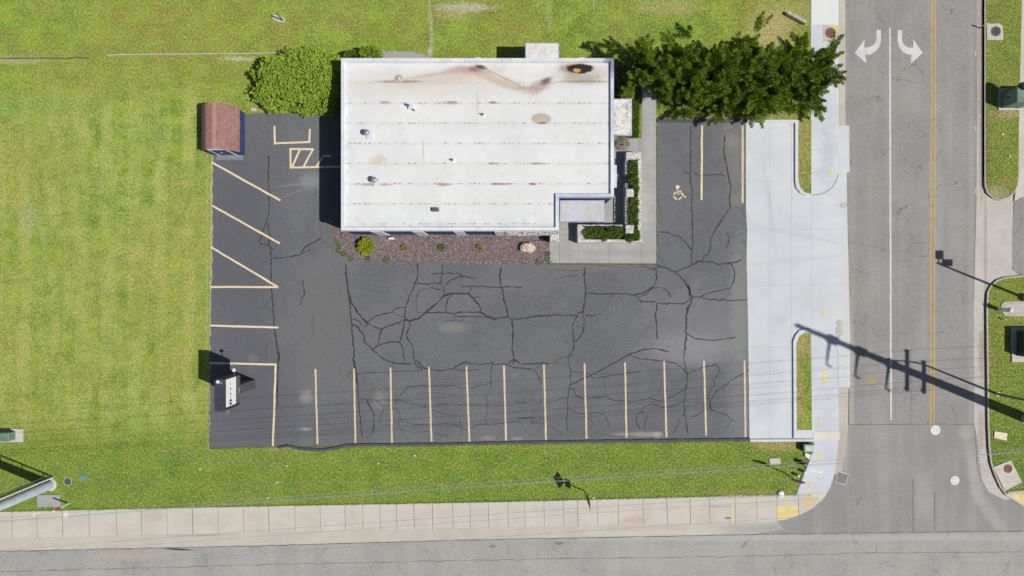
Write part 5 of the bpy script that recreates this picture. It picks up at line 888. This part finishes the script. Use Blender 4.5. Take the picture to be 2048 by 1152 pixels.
pa = monopole("galvanised steel utility pole rising beyond the right edge, casting the long shadow", 2056, 838, False, .36); pb = monopole("galvanised steel utility pole at lower left with conduits strapped beside it", 101, 969, True, .33)
ends = [((-.06, -L_), h_ - .5, .0045) for h_, L_ in ARM] + [((0, s_ * (DIS[0][1] - .12)), DIS[0][0] + .3, .009) for s_ in (-1, -.1, 1)] + [((0, s_ * (DIS[1][1] - .12)), DIS[1][0] + .3, .008) for s_ in (-1, 1)] + [((0, .3), 9.2, .009)]
names = ["lowest slung"]; wl = ["topmost power line hung from the poles' highest south arms", "power line hung from the poles' middle south arms", "power line hung from the poles' lowest south arms", "power line on the south end of the upper crossarms", "power line near the middle of the upper crossarms", "power line on the north end of the upper crossarms", "power line on the south end of the lower crossarms", "power line on the north end of the lower crossarms", "thick cable running below both crossarms"]
dxp, dyp = pa[0] - pb[0], pa[1] - pb[1]
for (o_, h_, r_), lb in zip(ends, wl):
    pts = []
    for s0, s1 in ((-.8, 0), (0, 1), (1, 1.8)):
        for i in range(24):
            t_ = i / 24; u = s0 + (s1 - s0) * t_; pts.append((pb[0] + o_[0] + dxp * u, pb[1] + o_[1] + dyp * u, h_ - 4 * .75 * t_ * (1 - t_)))
    tag(MB().tube(pts, r_, 5).build("power_line", M['wire']), lb, "power line", "overhead wires between the steel poles")
# street lamp at the east kerb
x, y = W(1995, 788); t = thing("street_lamp", "grey street lamp pole standing just behind the east kerb", "street lamp", (x, y, 0)); m_ = MB(); m_.tube([(x, y, 0), (x, y, 7.6), (x - .25, y, 8.15), (x - .9, y + .05, 8.35), (x - 1.9, y + .1, 8.4)], [.09, .06, .055, .045, .04], 10).build("pole", M['greysteel'], t, True)
MB().box(x - 2.5, x - 1.85, y + .0, y + .24, 8.33, 8.46, bev=.03).build("lamp_head", M['greysteel'], t); MB().lathe(x, y, [(.16, 0), (.16, .06), (.1, .12)], 12).build("base", M['white'], t)
x, y = W(2052, 597); t = thing("floodlight_pole", "dark floodlight pole at the right edge above the small concrete ramp", "light pole", (x, y, 0)); m_ = MB(); shaft(m_, x, y, .1, .06, 9.3, 12); m_.build("pole", M['black'], t); MB().lathe(x, y, [(.26, 0), (.26, .55), (.24, .6)], 16).build("concrete_base", M['pad'], t)
for ox, oy_, sx_, sy_ in ((.1, .6, .24, .29), (.66, .05, .32, .22)): MB().box(x + ox - sx_, x + ox + sx_, y + oy_ - sy_, y + oy_ + sy_, 9.1, 9.3, bev=.03).build("lamp_head", M['black'], t); MB().tube([(x, y, 9.15), (x + ox, y + oy_, 9.2)], .05, 6).build("arm", M['black'], t)

# ------------------------------------------------------------------ road signs
x, y = W(1168, 981); t = thing("road_sign", "diamond warning sign over a square plate, seen edge on at the sidewalk", "road sign", (x, y, 0)); MB().box(x - .03, x + .03, y - .03, y + .03, 0, 3.3).build("post", M['greysteel'], t)
a_ = math.radians(5); ux, uy = math.sin(a_) * -1, math.cos(a_)
def plate(pts, name, mk, x, y, th=.02, ux=ux, uy=uy, d=.045):
    nx_, ny_ = uy, -ux; m_ = MB(); v0 = [(x + nx_ * d + ux * p, y + ny_ * d + uy * p, z) for p, z in pts]; v1 = [(a + nx_ * th, b + ny_ * th, c_) for a, b, c_ in v0]; n = len(pts)
    m_.add(v0 + v1, [tuple(range(n))[::-1], tuple(range(n, 2 * n))] + [(i, (i + 1) % n, (i + 1) % n + n, i + n) for i in range(n)]); return m_.build(name, M[mk], t)
DP = [(0, 2.2), (.6, 2.8), (0, 3.4), (-.6, 2.8)]; SP_ = [(-.3, 1.54), (.3, 1.54), (.3, 2.12), (-.3, 2.12)]
plate(DP, "diamond_plate", 'black', x, y, .012); plate(SP_, "square_plate", 'black', x, y, .012); plate(DP, "diamond_face", 'yel', x, y, .004, d=.058); plate(SP_, "square_face", 'yel', x, y, .004, d=.058)
x, y = W(1566, 944); t = thing("stop_sign", "red octagonal stop sign facing north at the corner lawn", "road sign", (x, y, 0)); MB().box(x - .03, x + .03, y - .03, y + .03, 0, 3.0).build("post", M['greysteel'], t)
ox = (.99, -.14); oct_ = [(.455 / math.cos(math.pi / 8) * math.cos(math.pi / 8 + i * math.pi / 4), 2.5 + .455 / math.cos(math.pi / 8) * math.sin(math.pi / 8 + i * math.pi / 4)) for i in range(8)]
def face(pts, name, mk, off_, par):
    m_ = MB(); nxx, nyy = .14, .99; v0 = [(x + ox[0] * p + nxx * off_, y + ox[1] * p + nyy * off_, z) for p, z in pts]; v1 = [(a + nxx * .012, b + nyy * .012, c_) for a, b, c_ in v0]; n = len(pts)
    m_.add(v0 + v1, [tuple(range(n)), tuple(range(2 * n - 1, n - 1, -1))] + [(i, (i + 1) % n, (i + 1) % n + n, i + n) for i in range(n)]); return m_.build(name, M[mk], par)
face(oct_, "border", 'white', .035, t); pn = face([(p * .93, 2.5 + (z - 2.5) * .93) for p, z in oct_], "plate", 'red', .049, t)
fc_ = bpy.data.curves.new("stop_text", 'FONT'); fc_.body = "STOP"; fc_.size = .36; fc_.align_x = 'CENTER'; fc_.align_y = 'CENTER'; fc_.extrude = .003; fo_ = bpy.data.objects.new("tmp", fc_); C.objects.link(fo_)
bpy.context.view_layer.update(); me = bpy.data.meshes.new_from_object(fo_.evaluated_get(bpy.context.evaluated_depsgraph_get())); bpy.data.objects.remove(fo_)
lt = bpy.data.objects.new("lettering", me); me.materials.append(M['white']); C.objects.link(lt); lt.parent = t
lt.matrix_parent_inverse.identity(); lt.location = (.14 * .066, .99 * .066, 2.5); lt.rotation_euler = (math.radians(90), 0, math.pi + math.atan2(ox[1], ox[0]))

# ------------------------------------------------------------------ boxes, lids, posts
def gb(x0, x1, y0, y1): a, b = W(x0, y0); c_, d = W(x1, y1); return a, c_, b, d
def padbox(label, pad, box, h, name="transformer_box", mk='tx', pz=.1, ph=None):
    a = gb(*box); t = thing(name, label, "utility box", ((a[0] + a[1]) / 2, (a[2] + a[3]) / 2, 0)); MB().box(*gb(*pad), 0, pz, bev=.02).build("pad", M['pad'], t)
    MB().box(*a, pz, pz + h * .9).build("cabinet", M[mk], t); x0, x1 = sorted(a[:2]); y0, y1 = sorted(a[2:]); MB().box(x0 - .02, x1 + .02, y0 - .02, y1 + .02, pz + h * .9, pz + h, bev=.04).build("lid", M[mk], t)
    MB().box(x0 - .03, x0, (y0 + y1) / 2 - .02, (y0 + y1) / 2 + .1, pz + h * .4, pz + h * .5).build("handle", M['black'], t); return t
padbox("green utility box on a pale concrete pad at the left edge", (-30, 47, 857, 884), (-24, 33, 862, 878), .66)
t = padbox("tall green switch cabinet on a concrete pad at the upper right edge", (1995.5, 2046, 178, 220.5), (2000, 2030, 188, 217), 1.55, "switch_cabinet"); a = gb(2013, 2048, 186, 219); MB().box(*gb(2030.5, 2062, 184, 218), .1, 1.62).build("side_cabinet", M['steel'], t)
a, b = W(2012, 186); MB().lathe(a, b + .0, [(.18, .1), (.18, 1.2), (.3, 1.5), (.26, 1.9), (.1, 2.0)], 12).build("vent_stack", M['txd'], t)
padbox("dark green transformer on a pale pad at the right edge below the ramp", (2022, 2080, 655, 724), (2031, 2078, 661, 711), 1.1, mk='txd')
x, y = G(1618, 896, .5); t = thing("cable_pedestal", "pale green plastic cable pedestal at the corner by the sidewalk", "utility box", (x, y, 0)); MB().box(x - .38, x + .34, y - .26, y + .26, 0, .45).build("base", M['txd'], t); MB().box(x - .36, x + .32, y - .24, y + .24, .45, .6, bev=.06).build("cover", M['ped'], t)
x, y = W(1614, 911); t = thing("meter_lid", "bright white tilted cover beside the pale green pedestal", "utility cover", (x, y, 0)); m_ = MB(); m_.prism([(x - .2, y + .22), (x + .22, y + .08), (x + .1, y - .24), (x - .18, y - .04)], 0, .16).build("cover", M['white'], t)
x, y = W(1602, 924); t = thing("fire_hydrant", "squat faded red hydrant in the corner grass", "hydrant", (x, y, 0)); MB().lathe(x, y, [(.16, 0), (.16, .08), (.11, .1), (.11, .45), (.15, .48), (.14, .6), (.08, .7), (.03, .74)], 16).build("barrel", M['hyd'], t, True); MB().tube([(x - .2, y, .38), (x + .2, y, .38)], .06, 10).build("nozzle", M['hyd'], t); MB().tube([(x, y - .2, .36), (x, y, .36)], .07, 10).build("nozzle", M['hyd'], t)
for px_, py_, lb in ((1605, 942, "short white bollard nearest the red hydrant"), (1592, 949, "short white bollard nearest the stop sign")):
    x, y = W(px_, py_); t = thing("short_bollard", lb, "bollard", (x, y, 0), "short white bollards in the corner grass"); MB().lathe(x, y, [(.08, 0), (.08, .34)], 14).build("post", M['greysteel'], t); MB().lathe(x, y, [(.1, .34), (.1, .4), (.07, .46), (.02, .48)], 14).build("cap", M['white'], t, True)
def slab(name, label, cat, pts, z, mk, amp=.0): return tag(MB().prism(jag(WP(pts), amp, .15) if amp else WP(pts), 0, z).build(name, M[mk]), label, cat)
slab("concrete_slab", "small rough concrete slab in the grass beside the stop sign's shadow", "concrete slab", [(1538, 917), (1559, 915), (1561, 927), (1540, 929)], .07, 'pad', .01)
slab("concrete_slab", "grey concrete slab in the grass below the lower left utility pole", "concrete slab", [(75, 990), (120, 989), (122, 1013), (76, 1014)], .06, 'patio', .012)
t = slab("utility_lid", "cream rounded lid in the east verge near the white manhole", "utility cover", [(1988, 862), (2013, 866), (2012, 881), (1987, 875)], .08, 'cream')
x, y = W(1561, 987); tag(MB().lathe(x, y, [(.22, 0), (.22, .1), (.19, .15), (.06, .17)], 18).build("valve_cover", M['mh'], None, True), "pale oval valve cover where corner grass meets the sidewalk", "utility cover")
def disc(name, label, cat, px_, py_, r, z, mk, ring=None, group=None):
    x, y = W(px_, py_); t = thing(name, label, cat, (x, y, z), group); MB().lathe(x, y, [(r * .86, z), (r * .86, z + .012)], 24).build("lid", M[mk], t); m_ = MB().lathe(x, y, [(r, z), (r, z + .016), (r * .88, z + .016), (r * .88, z)], 24, cap=False); m_.build("ring", M[ring or mk], t)
    if mk == 'mh':
        k = MB()
        for i in range(3): k.lathe(x, y, [(r * (.25 + .2 * i), z + .0125), (r * (.25 + .2 * i) + .015, z + .0135)], 20, cap=False)
        k.build("pattern", M['ventgrey'], t)
    return t
disc("manhole_cover", "white worn manhole cover at the end of the yellow centre line", "manhole cover", 1873, 861, .34, -.126, 'mh', 'mh'); disc("manhole_cover", "white worn manhole cover alone in the junction", "manhole cover", 1912, 962, .31, -.126, 'mh', 'mh')
disc("manhole_cover", "rusty round cover in the pinkish slab of the west sidewalk", "manhole cover", 1660.5, 66, .36, .03, 'rust'); 
x, y = W(1990, 64); t = slab("concrete_slab", "rounded concrete slab around a brown cover behind the east kerb", "concrete slab", [(1973, 48), (1998, 47), (2005, 52), (2006, 80), (1974, 80)], .03, 'pad'); disc("manhole_cover", "brown ribbed cover in the rounded slab behind the east kerb", "manhole cover", 1991, 63, .36, .03, 'iron', 'teal')
slab("concrete_slab", "square tilted concrete slab holding a rusty cover at the southeast kerb", "concrete slab", [(1986, 934), (2021, 920), (2043, 964), (2009, 981.5)], .05, 'pad'); disc("manhole_cover", "rusty cover in the tilted slab at the southeast kerb", "manhole cover", 2015, 937, .3, .05, 'rust')
disc("water_cover", "dark round cover in the grass beside the lower left utility pole", "utility cover", 135.5, 963, .28, .01, 'iron', 'pad')
x, y = W(167, 955); tag(MB().box(x - .27, x + .27, y - .19, y + .19, 0, .04, bev=.015).build("meter_lid", M['teal']), "faded teal rectangular lid in the lower left grass", "utility cover")
# storm grate
cx, cy = W(1685, 957); ag = math.radians(-15); t = thing("storm_grate", "black barred storm drain grate by the curved kerb", "storm grate", (cx, cy, -.12)); R2 = lambda u, v_: (cx + u * math.cos(ag) - v_ * math.sin(ag), cy + u * math.sin(ag) + v_ * math.cos(ag))
MB().prism([R2(-.36, -.36), R2(.36, -.36), R2(.36, .36), R2(-.36, .36)], None, -.113).build("well", M['black'], t); m_ = MB()
for i in range(6): v_ = -.33 + i * .132; m_.prism([R2(-.33, v_ - .013), R2(.33, v_ - .013), R2(.33, v_ + .013), R2(-.33, v_ + .013)], -.12, -.1)
for i in range(5): u = -.3 + i * .15; m_.prism([R2(u - .011, -.34), R2(u + .011, -.34), R2(u + .011, .34), R2(u - .011, .34)], -.12, -.097)
m_.build("bars", M['greysteel'], t); fm = MB()
for u0, u1, v0, v1 in ((-.4, .4, -.4, -.35), (-.4, .4, .35, .4), (-.4, -.35, -.35, .35), (.35, .4, -.35, .35)): fm.prism([R2(u0, v0), R2(u1, v0), R2(u1, v1), R2(u0, v1)], -.12, -.095)
fm.build("frame", M['pad'], t)
# marker posts
x, y = W(137, 1007); t = thing("marker_post", "thin orange and white marker post by the lower left slab", "marker post", (x, y, 0)); MB().tube([(x, y, 0), (x, y, .9)], .06, 10).build("sleeve", M['white'], t); MB().tube([(x, y, .9), (x, y, 1.55)], .06, 10).build("band", M['orange'], t); MB().lathe(x, y, [(.06, 1.55), (.06, 1.6), (.03, 1.63)], 10).build("cap", M['white'], t)
x, y = W(1962, 55); t = thing("marker_post", "small red and white marker at the east kerb by the rounded slab", "marker post", (x, y, -.12)); MB().tube([(x, y, -.12), (x, y, .35)], .04, 8).build("post", M['red'], t); MB().box(x - .1, x + .1, y - .02, y + .02, .3, .7).build("flag", M['white'], t)
x, y = W(1997, 619); t = thing("white_bollard", "round headed white bollard at the tip of the concrete ramp", "bollard", (x, y, 0)); MB().lathe(x, y, [(.14, 0), (.14, .9), (.17, 1.0), (.17, 1.15), (.1, 1.27), (.02, 1.3)], 16).build("post", M['white'], t, True)
x, y = W(2004, 638); t = thing("white_stake", "tiny white stake south of the concrete ramp", "stake", (x, y, 0)); MB().lathe(x, y, [(.04, 0), (.04, .3), (.07, .32), (.03, .38)], 10).build("stake", M['white'], t)
x, y = W(566, 41); t = thing("steel_post", "short dark post in a pale footing on the upper left lawn", "post", (x, y, 0)); MB().tube([(x, y, 0), (x, y, 1.3)], .05, 8).build("post", M['greysteel'], t); MB().prism(jag([(x - .75, y + .35), (x - .3, y + .4), (x + .18, y + .1), (x + .12, y - .15), (x - .3, y - .1), (x - .7, y + .05)], .02, .2), 0, .03).build("footing", M['pad'], t)
# low walls at the north boundary
p = [(215, 111), (300, 109.5), (400, 108.3), (500, 107), (652, 104.5)]; q = wob(WP(p), .012, .8); tag(MB().prism(q + off(q, -.055)[::-1], -.1, .14).build("boundary_curb", M['pad']), "long thin pale concrete edging along the north lawn boundary", "edging")
p = [(-40, 116), (60, 115.5), (178, 116)]; q = wob(WP(p), .03, .5); tag(MB().prism(q + off(q, -.06)[::-1], -.1, .13).build("boundary_curb", M['wood']), "broken dark edging at the far left of the north lawn boundary", "edging")
p = [(1570, 31), (1607, 51)]; q = WP(p); tag(MB().prism(q + off(q, .22)[::-1], -.1, .38).build("low_wall", M['kerb_old']), "short pale retaining wall angled toward the west sidewalk", "low wall")
# litter
lit = [(575, 931, "left of the lot kerb's wavy part"), (555, 964, "in the lower lawn under the sign row"), (757, 927, "just under the wavy kerb"), (829, 911, "close below the lot kerb"), (537, 995, "near the sidewalk in the lower lawn"), (401, 938, "in the grass below the lot's southwest corner"), (1187, 995, "beside the diamond sign's post"), (2004, 269, "on the upper east verge"), (2018, 313, "on the middle of the upper east verge")]
for x_, y_, lb in lit:
    x, y = W(x_, y_); m_ = MB(); pts = [(x + random.uniform(.05, .1) * math.cos(a), y + random.uniform(.04, .07) * math.sin(a)) for a in (0, 1.2, 2.5, 3.6, 5)]; m_.prism(pts, .03, .09); tag(m_.build("litter", M['white']), "scrap of white litter " + lb, "litter", "white scraps on the grass")
print("OBJS", len(bpy.data.objects))
